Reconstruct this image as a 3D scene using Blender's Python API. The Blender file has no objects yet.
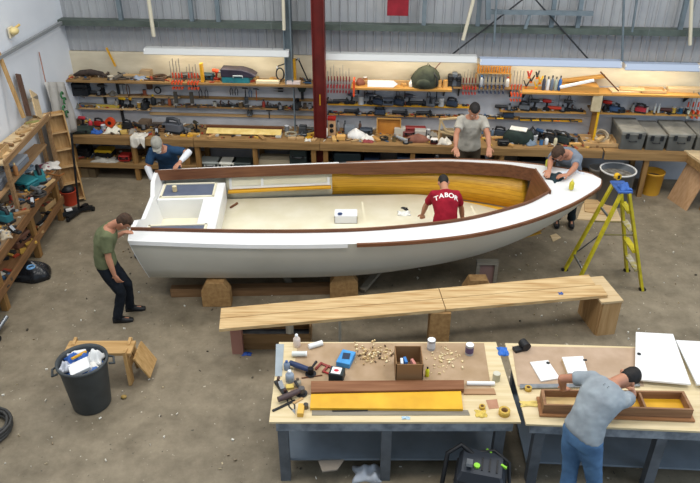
import bpy, bmesh, math, random
from mathutils import Vector, Matrix, Euler
R=math.radians; PI=math.pi
rnd=random.Random(7)
scn=bpy.context.scene; COL=scn.collection
# ---------- camera model (used to place things on real planes of the room) ----------
H=5.8; TH=R(30.6); F=701.0
cT,sT=math.cos(TH),math.sin(TH)
def ray(px,py):
    u=(px-350)/F; v=(py-241.5)/F
    return Vector((u, cT-v*sT, -sT-v*cT))
def onz(px,py,z=0.0):
    d=ray(px,py); t=(z-H)/d.z
    return Vector((d.x*t,d.y*t,z))
def ony(px,py,Y):
    d=ray(px,py); t=Y/d.y
    return Vector((d.x*t,Y,H+d.z*t))
WA=R(4.0); WE=Vector((math.cos(WA),-math.sin(WA),0)); WN=Vector((-math.sin(WA),-math.cos(WA),0)); W0=Vector((0,12.6,0))
def B(s,d,z): return W0+WE*s+WN*d+Vector((0,0,z))
def sx(px,d,z):
    # distance s along the back wall at which the picture column px is met, for depth d and height z
    p=B(0,d,z); k=(px-350)/F
    zc=lambda q:q.y*cT+(H-q.z)*sT
    return (k*zc(p)-p.x)/(WE.x-k*WE.y*cT)
def bp(px,d,z): return B(sx(px,d,z),d,z)
# ---------- colour / materials ----------
def lin(c):
    if isinstance(c,str):
        c=[int(c[i:i+2],16)/255 for i in (0,2,4)]
    return tuple((x/12.92 if x<=.04045 else ((x+.055)/1.055)**2.4) for x in c)+(1,)
MATS={}
def M(name,c1,c2=None,rough=.6,metal=0,scale=6,stretch=(1,1,1),bump=0,detail=4,lo=.35,hi=.65,emit=0,spec=.4,trans=0):
    if name in MATS: return MATS[name]
    m=bpy.data.materials.new(name); m.use_nodes=True; nt=m.node_tree; N=nt.nodes; L=nt.links
    b=N['Principled BSDF']; b.inputs['Roughness'].default_value=rough; b.inputs['Metallic'].default_value=metal
    b.inputs['Specular IOR Level'].default_value=spec
    b.inputs['Base Color'].default_value=lin(c1)
    if trans: b.inputs['Transmission Weight'].default_value=trans
    if emit:
        b.inputs['Emission Color'].default_value=lin(c1); b.inputs['Emission Strength'].default_value=emit
    if c2 or bump:
        tc=N.new('ShaderNodeTexCoord'); mp=N.new('ShaderNodeMapping'); mp.inputs['Scale'].default_value=stretch
        nz=N.new('ShaderNodeTexNoise'); nz.inputs['Scale'].default_value=scale; nz.inputs['Detail'].default_value=detail
        L.new(tc.outputs['Object'],mp.inputs['Vector']); L.new(mp.outputs['Vector'],nz.inputs['Vector'])
        if c2:
            cr=N.new('ShaderNodeValToRGB'); cr.color_ramp.elements[0].position=lo; cr.color_ramp.elements[1].position=hi
            cr.color_ramp.elements[0].color=lin(c2); cr.color_ramp.elements[1].color=lin(c1)
            L.new(nz.outputs['Fac'],cr.inputs['Fac']); L.new(cr.outputs['Color'],b.inputs['Base Color'])
        if bump:
            bu=N.new('ShaderNodeBump'); bu.inputs['Strength'].default_value=bump; bu.inputs['Distance'].default_value=.01
            L.new(nz.outputs['Fac'],bu.inputs['Height']); L.new(bu.outputs['Normal'],b.inputs['Normal'])
    MATS[name]=m; return m
def wood(name,c1,c2,axis='x',rough=.6,scale=5):
    st={'x':(.35,5,5),'y':(5,.35,5),'z':(5,5,.35)}[axis]
    return M(name,c1,c2,rough=rough,scale=scale,stretch=st,bump=.08,detail=6,lo=.3,hi=.7,spec=.25)
# ---------- mesh builder ----------
class MB:
    def __init__(s): s.v=[]; s.f=[]; s.sm=[]; s.mi=[]; s.cur=0
    def add(s,vs,fs,smooth=False):
        o=len(s.v); s.v+= [Vector(v) for v in vs]; s.f+=[[i+o for i in f] for f in fs]
        s.sm+=[smooth]*len(fs); s.mi+=[s.cur]*len(fs); return s
    def box(s,c,size,rz=0,rx=0,ry=0):
        a,b,d=[q/2 for q in size]; E=Euler((rx,ry,rz)).to_matrix(); c=Vector(c)
        vs=[c+E@Vector((i*a,j*b,k*d)) for k in(-1,1) for j in(-1,1) for i in(-1,1)]
        return s.add(vs,[(0,2,3,1),(4,5,7,6),(0,1,5,4),(2,6,7,3),(0,4,6,2),(1,3,7,5)])
    def beam(s,p0,p1,w,h,up=(0,0,1)):
        p0=Vector(p0);p1=Vector(p1); d=(p1-p0).normalized(); u=Vector(up)
        if abs(d.dot(u))>.98: u=Vector((0,1,0))
        x=d.cross(u).normalized(); u=x.cross(d).normalized()
        vs=[p+x*(i*w/2)+u*(j*h/2) for p in(p0,p1) for i,j in((-1,-1),(1,-1),(1,1),(-1,1))]
        return s.add(vs,[(0,3,2,1),(4,5,6,7),(0,1,5,4),(1,2,6,5),(2,3,7,6),(3,0,4,7)])
    def loft(s,rings,cap=True,closed=True,smooth=True):
        n=len(rings[0]); vs=[v for r in rings for v in r]; fs=[]
        for k in range(len(rings)-1):
            for i in range(n if closed else n-1):
                j=(i+1)%n; fs.append((k*n+i,k*n+j,(k+1)*n+j,(k+1)*n+i))
        s.add(vs,fs,smooth)
        if cap:
            s.add(rings[0],[tuple(range(n))[::-1]]); s.add(rings[-1],[tuple(range(n))])
        return s
    def tube(s,pts,rad,seg=10,cap=True,smooth=True,flat=1.0):
        pts=[Vector(p) for p in pts]; n=len(pts)
        if not isinstance(rad,(list,tuple)): rad=[rad]*n
        rings=[]; ref=None
        for i,p in enumerate(pts):
            d=(pts[min(i+1,n-1)]-pts[max(i-1,0)])
            if d.length<1e-9: d=Vector((0,0,1))
            d.normalize()
            if ref is None: ref=Vector((0,0,1)) if abs(d.z)<.9 else Vector((1,0,0))
            x=d.cross(ref)
            if x.length<1e-4: x=d.cross(Vector((0,1,.3)))
            x.normalize(); y=x.cross(d).normalized(); ref=y
            rings.append([p+x*(rad[i]*math.cos(2*PI*k/seg))+y*(flat*rad[i]*math.sin(2*PI*k/seg)) for k in range(seg)])
        return s.loft(rings,cap,True,smooth)
    def cyl(s,c,r,h,seg=20,r2=None,smooth=True):
        c=Vector(c); return s.lathe([(r,0),(r if r2 is None else r2,h)],c,seg,smooth)
    def lathe(s,prof,c=(0,0,0),seg=24,smooth=True,cap=True):
        c=Vector(c); rings=[[c+Vector((r*math.cos(2*PI*k/seg),r*math.sin(2*PI*k/seg),z)) for k in range(seg)] for r,z in prof]
        return s.loft(rings,cap,True,smooth)
    def prism(s,poly,z0,z1,T=None):
        n=len(poly); vs=[Vector((x,y,z)) for z in(z0,z1) for x,y in poly]
        if T: vs=[T@v for v in vs]
        return s.add(vs,[tuple(range(n))[::-1],tuple(range(n,2*n))]+[(i,(i+1)%n,n+(i+1)%n,n+i) for i in range(n)])
    def xz(s,poly,y0,y1):   # outline in the x-z plane, thickness along y
        n=len(poly); vs=[Vector((x,y,z)) for y in(y0,y1) for x,z in poly]
        return s.add(vs,[tuple(range(n)),tuple(range(n,2*n))[::-1]]+[(i,n+i,n+(i+1)%n,(i+1)%n) for i in range(n)])
    def ball(s,c,r,seg=14,rings=9,E=None):
        c=Vector(c); r=Vector(r) if not isinstance(r,(int,float)) else Vector((r,r,r)); RR=[]
        for k in range(1,rings):
            t=PI*k/rings; RR.append([Vector((r.x*math.sin(t)*math.cos(2*PI*j/seg),r.y*math.sin(t)*math.sin(2*PI*j/seg),-r.z*math.cos(t))) for j in range(seg)])
        if E: RR=[[E@v for v in q] for q in RR]
        return s.loft([[c+v for v in q] for q in RR],True,True,True)
    def xf(s,T,start=0):
        for i in range(start,len(s.v)): s.v[i]=T@s.v[i]
        return s
    def obj(s,name,mats,parent=None,bevel=0,loc=None,rz=0,fixn=True,subd=0,label=None):
        me=bpy.data.meshes.new(name); me.from_pydata([tuple(v) for v in s.v],[],s.f)
        if not isinstance(mats,(list,tuple)): mats=[mats]
        for m in mats: me.materials.append(m)
        me.polygons.foreach_set('use_smooth',s.sm); me.polygons.foreach_set('material_index',s.mi)
        me.validate()
        if fixn:
            bm=bmesh.new(); bm.from_mesh(me); bmesh.ops.recalc_face_normals(bm,faces=bm.faces); bm.to_mesh(me); bm.free()
        me.update()
        o=bpy.data.objects.new(name,me); COL.objects.link(o)
        if parent: o.parent=parent
        if loc is not None: o.location=loc
        if rz: o.rotation_euler.z=rz
        if bevel:
            b=o.modifiers.new('bevel','BEVEL'); b.width=bevel; b.segments=1; b.limit_method='ANGLE'
        if subd:
            b=o.modifiers.new('s','SUBSURF'); b.levels=subd; b.render_levels=subd
        if label: o['label']=label
        return o
def tag(o,label,cat,group=None,kind=None):
    if label:o['label']=label
    if cat:o['category']=cat
    if group:o['group']=group
    if kind:o['kind']=kind
    return o
def thing(name,label,cat,loc=(0,0,0),rz=0,group=None):
    o=bpy.data.objects.new(name,None); COL.objects.link(o); o.empty_display_size=.1
    o.location=loc; o.rotation_euler=(0,0,rz); return tag(o,label,cat,group)
def struct(mb,name,mat,**k):
    o=mb.obj(name,mat,**k); o['kind']='structure'; return o
KIDS={}
def dup(root,loc=None,rz=None,label=None,group=None,scale=None,rot=None):
    def cp(o,par):
        c=o.copy(); COL.objects.link(c)
        if par: c.parent=par
        for ch in [x for x in KIDS.get(o.name,[])]: KIDS.setdefault(c.name,[]).append(cp(ch,c))
        return c
    if root.name not in KIDS:
        allo=list(bpy.data.objects)
        def scan(o):
            ch=[x for x in allo if x.parent==o]; KIDS[o.name]=ch
            for x in ch: scan(x)
        scan(root)
    r=cp(root,None)
    if loc is not None: r.location=loc
    if rz is not None: r.rotation_euler=(root.rotation_euler.x,root.rotation_euler.y,rz)
    if rot is not None: r.rotation_euler=rot
    if label: r['label']=label
    if group: r['group']=group
    if scale: r.scale=scale if not isinstance(scale,(int,float)) else (scale,)*3
    return r
def spl(tab,x):
    # smooth interpolation through a table of (x, y)
    if x<=tab[0][0]: return tab[0][1]
    if x>=tab[-1][0]: return tab[-1][1]
    for i in range(len(tab)-1):
        if tab[i][0]<=x<=tab[i+1][0]:
            x0,y0=tab[i];x1,y1=tab[i+1]
            def sl(j):
                if j<=0: return (tab[1][1]-tab[0][1])/(tab[1][0]-tab[0][0])
                if j>=len(tab)-1: return (tab[-1][1]-tab[-2][1])/(tab[-1][0]-tab[-2][0])
                return (tab[j+1][1]-tab[j-1][1])/(tab[j+1][0]-tab[j-1][0])
            h=x1-x0;t=(x-x0)/h;m0=sl(i)*h;m1=sl(i+1)*h
            return (2*t**3-3*t*t+1)*y0+(t**3-2*t*t+t)*m0+(-2*t**3+3*t*t)*y1+(t**3-t*t)*m1
# ---------- common materials ----------
pine=wood('pine','c9aa7c','ad885a'); pinez=wood('pine_upright','bd9a68','9c794c','z'); piney=wood('pine_y','c9a472','a87c4c','y')
ply=wood('plywood','d2bb94','bda27a'); bench_wood=wood('bench_timber','9d7c50','7d603c'); orange_ply=wood('orange_shelf','c0924f','a87a3c')
bench_wood_z=wood('bench_timber_upright','9c7746','7b5a34','z')
white_paint=M('white_gloss_paint','efefee','e6e6e4',rough=.35,scale=2)
cream=M('cream_paint','ece5cd','e2dabd',rough=.5,scale=3)
mahog=wood('mahogany','7c5238','5e3b28',rough=.4); mahog_y=wood('mahogany_y','7c5238','5e3b28','y',rough=.4)
yellow_wood=wood('varnished_yellow_planking','d9a633','c28c1e',rough=.35,scale=4)
black=M('black_plastic','1c1d20','121316',rough=.5,scale=20); dark=M('dark_grey_metal','303336','1f2124',rough=.5,metal=.3,scale=10)
steel=M('steel','9a9ea2','7d8186',rough=.35,metal=.8,scale=8); grey=M('grey_plastic','6e7276','5c6064',rough=.6,scale=8)
whitep=M('white_plastic','e8e8e6',rough=.4); bluep=M('blue_plastic','2f6cab','255a94',rough=.45); redp=M('red_plastic','b02a22','921e1a',rough=.45,scale=9)
orangep=M('orange_plastic','e0532a','c9441f',rough=.45,scale=9); yellowp=M('yellow_plastic','e0b21c','c99a12',rough=.45,scale=9)
greenp=M('green_plastic','3c7a4b','2e6039',rough=.5); teal=M('teal_plastic','2d7f86','236a72',rough=.45,scale=9)
card=M('cardboard','9c7a50','8a6a43',rough=.85,scale=5); paper=M('paper','e9e6dc','d9d5c8',rough=.8,scale=10)
cloth_w=M('white_cloth','d9d4c9','c5bfb2',rough=.9,scale=12,bump=.3)
brass=M('brass','c39b46','a98236',rough=.35,metal=.7,scale=8)
# ---------- camera ----------
cd=bpy.data.cameras.new('camera'); co=bpy.data.objects.new('camera',cd); COL.objects.link(co)
co.location=(0,0,H); co.rotation_euler=(PI/2-TH,0,0); cd.sensor_width=36; cd.lens=36*F/700; cd.clip_end=200
scn.camera=co
scn.view_settings.view_transform='Standard'; scn.view_settings.look='None'; scn.view_settings.gamma=1; scn.view_settings.exposure=-0.2
scn.view_settings.use_curve_mapping=False
# ---------- light ----------
w=bpy.data.worlds.new('world'); scn.world=w; w.use_nodes=True
w.node_tree.nodes['Background'].inputs['Color'].default_value=(.72,.86,1,1); w.node_tree.nodes['Background'].inputs['Strength'].default_value=.62
def area(name,loc,sx_,sy_,e,col=(1,1,1),rot=(0,0,0)):
    l=bpy.data.lights.new(name,'AREA'); l.shape='RECTANGLE'; l.size=sx_; l.size_y=sy_; l.energy=e; l.color=col
    o=bpy.data.objects.new(name,l); COL.objects.link(o); o.location=loc; o.rotation_euler=rot; return o
for i,(x,y) in enumerate([(-4,9),(0,9.4),(4,9),(-4,4.5),(0,4.5),(4,4.5),(7,8)]):
    area('high_bay_lamp',(x,y,7.4),2.4,1.2,150,(1,.96,.9))
area('daylight_from_hall_door',(9.5,1.0,3.2),4.5,4,260,(.62,.78,1),(0,R(68),R(-30)))
# ---------- room ----------
floor_m=bpy.data.materials.new('stained_concrete'); floor_m.use_nodes=True
def mkfloor(m):
    nt=m.node_tree;N=nt.nodes;L=nt.links;b=N['Principled BSDF'];tc=N.new('ShaderNodeTexCoord')
    def noise(sc,det,ro=.6,st=(1,1,1)):
        mp=N.new('ShaderNodeMapping');mp.inputs['Scale'].default_value=st;n=N.new('ShaderNodeTexNoise');n.inputs['Scale'].default_value=sc;n.inputs['Detail'].default_value=det;n.inputs['Roughness'].default_value=ro
        L.new(tc.outputs['Object'],mp.inputs['Vector']);L.new(mp.outputs['Vector'],n.inputs['Vector']);return n.outputs['Fac']
    def ramp(f,a,ca,b_,cb):
        r=N.new('ShaderNodeValToRGB');e=r.color_ramp.elements;e[0].position=a;e[1].position=b_;e[0].color=ca;e[1].color=cb;L.new(f,r.inputs['Fac']);return r.outputs['Color']
    def mix(f,A,Bc,mode='MIX'):
        x=N.new('ShaderNodeMix');x.data_type='RGBA';x.blend_type=mode
        if isinstance(f,float): x.inputs['Factor'].default_value=f
        else: L.new(f,x.inputs['Factor'])
        L.new(A,x.inputs['A']);
        if isinstance(Bc,tuple): x.inputs['B'].default_value=Bc
        else: L.new(Bc,x.inputs['B'])
        return x.outputs['Result']
    base=ramp(noise(.55,8,.65),.35,lin('6b604c'),.68,lin('90826b'))
    base=mix(.5,base,ramp(noise(3.2,8,.7),.3,lin('524b3f'),.72,lin('a39782')))
    K=(0,0,0,1);Wt=(1,1,1,1)
    base=mix(ramp(noise(1.3,6,.7,(1,.6,1)),.60,K,.78,(.5,.5,.5,1)),base,lin('4b463e'))
    base=mix(ramp(noise(14,3,.5),.70,K,.74,(.8,.8,.8,1)),base,lin('c2b9a8'))
    base=mix(ramp(noise(30,2,.5,(1,.5,1)),.73,K,.77,(.8,.8,.8,1)),base,lin('d8d0c0'))
    base=mix(ramp(noise(19,2,.5),.25,(.7,.7,.7,1),.30,K),base,lin('38342e'))
    L.new(base,b.inputs['Base Color']);b.inputs['Roughness'].default_value=.62;b.inputs['Specular IOR Level'].default_value=.35
mkfloor(floor_m)
struct(MB().box((1,6,-.05),(22,20,.1)),'floor',floor_m)
# floor joint line
# back wall
corr=M('grey_corrugated_sheet','a2a4a6','96989c',rough=.5,scale=1.5)
mb=MB(); s0,s1=-5.24,9.2
n=int((s1-s0)/.15); top=[]
pts=[]
for i in range(n+1):
    s=s0+i*.15
    for ds,dd in((0,0),(.10,0),(.115,.022),(.135,.022)): pts.append((s+ds,dd))
vs=[];fs=[]
for s,dd in pts: vs+= [B(s,dd,2.25),B(s,dd,7.4)]
for i in range(len(pts)-1): fs.append((2*i,2*i+2,2*i+3,2*i+1))
mb.add(vs,fs); mb.box(B((s0+s1)/2,-.08,3.65),(s1-s0,.1,7.5),rz=-WA)
struct(mb,'wall_back',corr,fixn=False)
lining=M('cream_board_lining','cfc5ae','bfb49c',rough=.8,scale=2,stretch=(1,1,3))
grey_lining=M('grey_wall_lining','bdbec2','adafb3',rough=.8,scale=3)
struct(MB().box(B((s0+s1)/2,.01,2.02),(s1-s0,.045,.44),rz=-WA),'trim_1',lining)
struct(MB().box(B((s0+s1)/2,.01,.9),(s1-s0,.04,1.8),rz=-WA),'trim_2',grey_lining)
# left wall
lw=M('white_board_wall','dde1e6','d2d6dc',rough=.7,scale=.8)
c0=B(-5.20,0,0); e2=WN
struct(MB().box(c0+e2*6.5+Vector((0,0,3.7))-WE*.05,(.1,13.2,7.5),rz=-WA),'wall_left',lw)
girt=M('green_grey_steel','5c665f','515a54',rough=.5,metal=.3); bsteel=M('blue_grey_steel','77838a','69757c',rough=.5,metal=.3)
redst=M('red_oxide_steel','6e211c','5a1a17',rough=.45,metal=.2,scale=4)
def g(z): return z
mb=MB(); mb.box(B((s0+s1)/2,.13,2.84),(s1-s0,.2,.015),rz=-WA).box(B((s0+s1)/2,.23,2.80),(s1-s0,.015,.1),rz=-WA); struct(mb,'trim_3',girt)
struct(MB().box(c0+e2*6.5+WE*.06+Vector((0,0,2.80)),(.05,13.0,.05),rz=-WA),'trim_4',M('grey_rail','85888a',rough=.5))
# upper studs
for i,px in enumerate((108,183,211,428,485,563,591,700)):
    p=bp(px,.16,4.2); bot=Vector((p.x,p.y,2.85)); struct(MB().box((p.x,p.y,4.9),(.07,.07,4.1),rz=-WA),'trim_5',bsteel)
for px in(149,):
    p=bp(px,.35,3.2); struct(MB().tube([(p.x,p.y,5.2),(p.x,p.y,2.62)],.035),'trim_6',M('cream_pipe','cdc6b0',rough=.5))
# blue H column and red column
p=bp(290,.25,3.2)
mb=MB(); mb.box((p.x,p.y,4.4),(.02,.2,5.2),rz=-WA).box((p.x-.06,p.y,4.4),(.12,.02,5.2),rz=-WA).box((p.x-.12,p.y,4.4),(.02,.2,5.2),rz=-WA)
mb.box((p.x,p.y,.9),(.02,.1,1.8),rz=-WA); struct(mb,'trim_7',bsteel)
p=bp(320,.55,1.6)
mb=MB(); mb.box((p.x-.1,p.y,3.7),(.016,.22,7.4),rz=-WA).box((p.x+.1,p.y,3.7),(.016,.22,7.4),rz=-WA).box((p.x,p.y-.03,3.7),(.2,.02,7.4),rz=-WA); struct(mb,'trim_8',redst)
RC=p
# ceiling girder piece and braces top right
def strut(a,b,w,m,n='trim_9'):
    struct(MB().beam(a,b,w,w),n,m)
strut(bp(488,.3,3.0),bp(488,.3,5.2),.08,bsteel); strut(bp(560,.3,3.15),bp(430,.3,3.2),.05,bsteel) if 0 else None
strut(bp(490,.3,3.12),bp(593,.3,3.12),.07,bsteel); strut(bp(530,.3,3.1),bp(525,.3,2.85),.05,bsteel)
rodm=M('dark_brace_rod','2c2e31',rough=.5)
def wy(px,py,d):   # world point for a pixel on the plane parallel to the back wall at depth d
    dd=ray(px,py); n_=WN; q=W0+WN*d; t=((q-Vector((0,0,H))).dot(n_))/(dd.dot(n_)); return Vector((0,0,H))+dd*t
struct(MB().tube([wy(540,-14,.32),wy(450,56,.2)],.014),'trim_10',rodm)
struct(MB().tube([wy(528,-9,.32),wy(589,60,.2)],.014),'trim_11',rodm)
for a,b,m in(((476,-10),(463,40),.03),((497,-10),(494,42),.02),((624,-5),(622,62),.02),((638,-8),(632,32),.02),((692,-8),(690,45),.03),((283,-8),(284,30),.03)):
    struct(MB().tube([wy(*a,.4),wy(*b,.4)],m),'trim_12',MATS['cream_pipe'] if m>.025 else bsteel)
# ---------- fluorescent fixtures near the back wall ----------
fix=M('white_fixture_enamel','c3c4c2',rough=.4); tube_m=M('lit_tube','fff4dc',emit=3.5)
bluefix=M('pale_blue_fixture','a4b0c4',rough=.4)
def lamp(pa,pb,z,d,m,label):
    a=bp(pa,d,z); b=bp(pb,d,z); c=(a+b)/2; L_=(b-a).length-.02
    t=thing('fluorescent_light',label,'ceiling light',c,-WA,'fluorescent strip lights over the back bench')
    mb=MB(); y=.11
    mb.loft([[(x,-.13,-.03),(x,-.07,.06),(x,.07,.06),(x,.13,-.03),(x,.125,-.04),(x,.065,.05),(x,-.065,.05),(x,-.125,-.04)] for x in(-L_/2,L_/2)],True,True,False)
    mb.obj('housing',m,t)
    for xx in(-L_/2+.01,L_/2-.01): MB().box((xx,0,.005),(.02,.2,.09)).obj('end_cap',whitep,t)
    for yy in(-.04,.04): MB().tube([(-L_/2+.04,yy,0),(L_/2-.04,yy,0)],.016).obj('tube',tube_m,t)
    for xx in(-L_/2+.3,L_/2-.3): MB().tube([(xx,0,.06),(xx,0,2.5)],.004,seg=5).obj('hanging_wire',steel,t)
    area('tube_glow',c+Vector((0,0,-.06)),L_*.95,.12,9,(1,.88,.68),(0,0,-WA))
lamp(145,290,2.36,.32,fix,'long white strip light on the left, hung above the teal tool case')
lamp(323,477,2.33,.34,fix,'long white strip light right of the red steel column')
lamp(479,621,2.30,.36,bluefix,'strip light with bright left end above the clamp rack')
lamp(623,698,2.27,.38,bluefix,'short strip light at the far right end of the row')
# ---------- red banner ----------
p=wy(398,3,.3); o=MB().box((0,0,0),(.36,.012,.42)).obj('banner',M('red_cloth','8c1f2c','761823',rough=.9),None,loc=(p.x,p.y,p.z),rz=-WA); tag(o,'plain red cloth banner hanging high on the back wall','banner')
# ---------- BOAT ----------
XS=-2.96; XB=3.70; Y0,Y1=8.98,9.37
yaw=math.atan2(Y1-Y0,XB-XS)
boat=thing('boat','long open wooden boat with grey hull, white deck and cream interior on blocks','boat',(XS,Y0,0),yaw)
LB=math.hypot(XB-XS,Y1-Y0)   # local x from 0 (transom) to LB (bow)
hb=[(0,1.09),(1.4,1.22),(2.9,1.285),(4.0,1.27),(4.7,1.18),(5.4,.96),(6.0,.66),(6.4,.38),(6.6,.19),(LB,.02)]
zs=[(0,1.14),(2,1.11),(3.5,1.12),(4.8,1.18),(6.0,1.27),(LB,1.33)]
hc=[(0,.90),(1.4,.98),(2.9,1.02),(4.0,.93),(4.7,.78),(5.4,.53),(6.0,.28),(6.35,.13),(LB,.02)]
zc_=[(0,.44),(2.9,.44),(4.0,.50),(4.8,.56),(5.4,.64),(6.0,.80),(6.4,1.0),(LB,1.25)]
zk=[(0,.34),(2.9,.30),(4.2,.34),(5.0,.42),(5.7,.60),(6.2,.82),(6.5,1.04),(LB,1.24)]
cw=[(0.02,.90),(1.4,1.0),(2.9,1.05),(4.0,.99),(4.6,.90),(5.1,.74),(5.45,.60),(5.78,.37)]
CX1=5.78
NS=56
st=[LB*(1-(1-i/NS)**1.35) if 0 else LB*i/NS for i in range(NS+1)]
st=sorted(set(st+[LB-.03,LB-.06,LB-.1]))
rk=lambda x,z:(1-min(1,x/1.0))*(.14*(1.14-z)/.7)   # transom rake
hull=MB(); rings=[]
def sect(x):
    b,z1,c,z2,k=spl(hb,x),spl(zs,x),spl(hc,x),spl(zc_,x),spl(zk,x)
    half=[(b,z1)]
    for t in(.25,.5,.75): half.append((b+(c-b)*t**1.15+.02*math.sin(PI*t)*min(1,b*3),z1+(z2-z1)*t))
    half+=[(c,z2),(c*.93,z2-(z2-k)*.22),(c*.6,k+(z2-k)*.35),(c*.25,k+(z2-k)*.08),(0.03 if b>.1 else 0.01,k),(.02,k-.06 if x<6 else k-.02)]
    return half
for x in st:
    h=sect(x); r=[(x+rk(x,z),-y,z) for y,z in h]+[(x+rk(x,z),y,z) for y,z in reversed(h)]
    rings.append([Vector(v) for v in r])
hull.loft(rings,cap=False,closed=False)
hullm=M('light_grey_hull_primer','c8c5b9','c0bdb0',rough=.45,scale=1.2)
hull.obj('hull',hullm,boat)
# transom
t0=rings[0]; tm=MB(); n=len(t0)
tr=[Vector(v) for v in t0]
topd=[(-1.07,1.15),(-.9,1.2),(-.6,1.18),(-.35,1.06),(.35,1.06),(.6,1.18),(.9,1.2),(1.07,1.15)]
outer=[(v.y,v.z) for v in tr]
poly=outer+[(y,z) for y,z in reversed(topd)]
def trpt(y,z,dx): return Vector((rk(0,z)+dx,y,z))
m_=len(poly); vs=[trpt(y,z,-.01) for y,z in poly]+[trpt(y,z,.05) for y,z in poly]
tm.add(vs,[tuple(range(m_)),tuple(range(m_,2*m_))[::-1]]+[(i,(i+1)%m_,m_+(i+1)%m_,m_+i) for i in range(m_)])
tm.obj('transom',[white_paint],boat)
# deck: from sheer to coaming, both sides, and foredeck
dk=MB()
xs=[x for x in st if x<CX1-.02]+[CX1]
for sg in(-1,1):
    rr=[]
    for x in xs:
        b,z=spl(hb,x),spl(zs,x); c=min(spl(cw,x),b-.05)
        rr.append([Vector((x+rk(x,z),sg*b,z)),Vector((x,sg*(b*.66+c*.34),z+.028)),Vector((x,sg*(b*.33+c*.67),z+.045)),Vector((x,sg*c,z+.055))])
    dk.loft(rr,cap=False,closed=False)
xf_=[CX1]+[x for x in st if x>CX1]
rr=[]
for x in xf_:
    b,z=spl(hb,x),spl(zs,x); rr.append([Vector((x,b*t,z+.055*(1-t*t)*min(1,b*2))) for t in(-1,-.66,-.33,0,.33,.66,1)])
dk.loft(rr,cap=False,closed=False)
dk.obj('deck',M('white_deck_paint','e2e2e1','dadad8',rough=.4,scale=2),boat,fixn=False)
# rub rail (mahogany) from amidships forward, white rail aft
for sg,nm in((-1,'rub_rail'),(1,'rub_rail')):
    pts=[Vector((x,sg*(spl(hb,x)+.012),spl(zs,x)-.015)) for x in st if x>2.95]
    mb=MB(); mb.loft([[p+Vector((0,0,a*.022))+Vector((0,sg*b_*.02,0)) for a,b_ in((-1,-1),(-1,1),(1,1),(1,-1))] for p in pts],True,True,False); mb.obj(nm,mahog,boat)
    pts=[Vector((x+rk(x,1.1),sg*(spl(hb,x)+.004),spl(zs,x)-.02)) for x in st if x<=2.95]
    mb=MB(); mb.loft([[p+Vector((0,0,a*.03))+Vector((0,sg*b_*.012,0)) for a,b_ in((-1,-1),(-1,1),(1,1),(1,-1))] for p in pts],True,True,False); mb.obj('white_rail',white_paint,boat)
# toe rail: thin white line then mahogany cap on foredeck edge
# coaming
def coam(x): return spl(cw,x),spl(zs,x)
for sg in(-1,1):
    rr=[]
    for x in xs:
        c,z=coam(x); c=min(c,spl(hb,x)-.05); lo=z-.075-(.03 if x>3 else 0)
        rr.append([Vector((x,sg*(c+.012),z+.03)),Vector((x,sg*(c+.012),z+.095)),Vector((x,sg*(c-.016),z+.095)),Vector((x,sg*(c-.016),lo))])
    mb=MB(); mb.loft(rr,True,True,False); mb.obj('coaming',mahog,boat)
c,z=coam(CX1); mb=MB()
mb.add([(CX1+.03,-c-.01,z+.1),(CX1+.03,c+.01,z+.1),(CX1,-c,z+.1),(CX1,c,z+.1),(CX1+.02,-c-.01,.72),(CX1+.02,c+.01,.72),(CX1-.1,-c,.72),(CX1-.1,c,.72)],[(0,1,3,2),(2,3,7,6),(0,4,5,1),(4,6,7,5),(0,2,6,4),(1,5,7,3)])
mb.obj('forward_bulkhead',mahog_y,boat)
# liner: planked sides in varnished yellow forward, cream panels aft, cream sole
def side_pt(x,sg,z):
    # inside face of the hull at height z
    b,z1,c,z2=spl(hb,x),spl(zs,x),spl(hc,x),spl(zc_,x); t=max(0,min(1,(z1-z)/(z1-z2))); return sg*((b+(c-b)*t)-.05)
SOLE=.66
def liner(x0,x1,zt,zb,m,nm,off=0):
    for sg in(-1,1):
        rr=[]
        k=max(2,int((x1-x0)/.12))
        for i in range(k+1):
            x=x0+(x1-x0)*i/k; za=spl(zs,x)+zt if zt<0 else zt
            y0=min(abs(side_pt(x,1,za)),spl(cw,x)+.08 if x<CX1 else 9)-off; y1_=min(abs(side_pt(x,1,zb)),abs(side_pt(x,1,zb)))-off
            rr.append([Vector((x,sg*y0,za)),Vector((x,sg*(y0+y1_)/2*1.01,(za+zb)/2)),Vector((x,sg*y1_,zb))])
        mb=MB(); mb.loft(rr,cap=False,closed=False); o=mb.obj(nm,m,boat,fixn=False)
        o.modifiers.new('t','SOLIDIFY').thickness=.01
plankm=bpy.data.materials.new('varnished_strip_planking'); 
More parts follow.
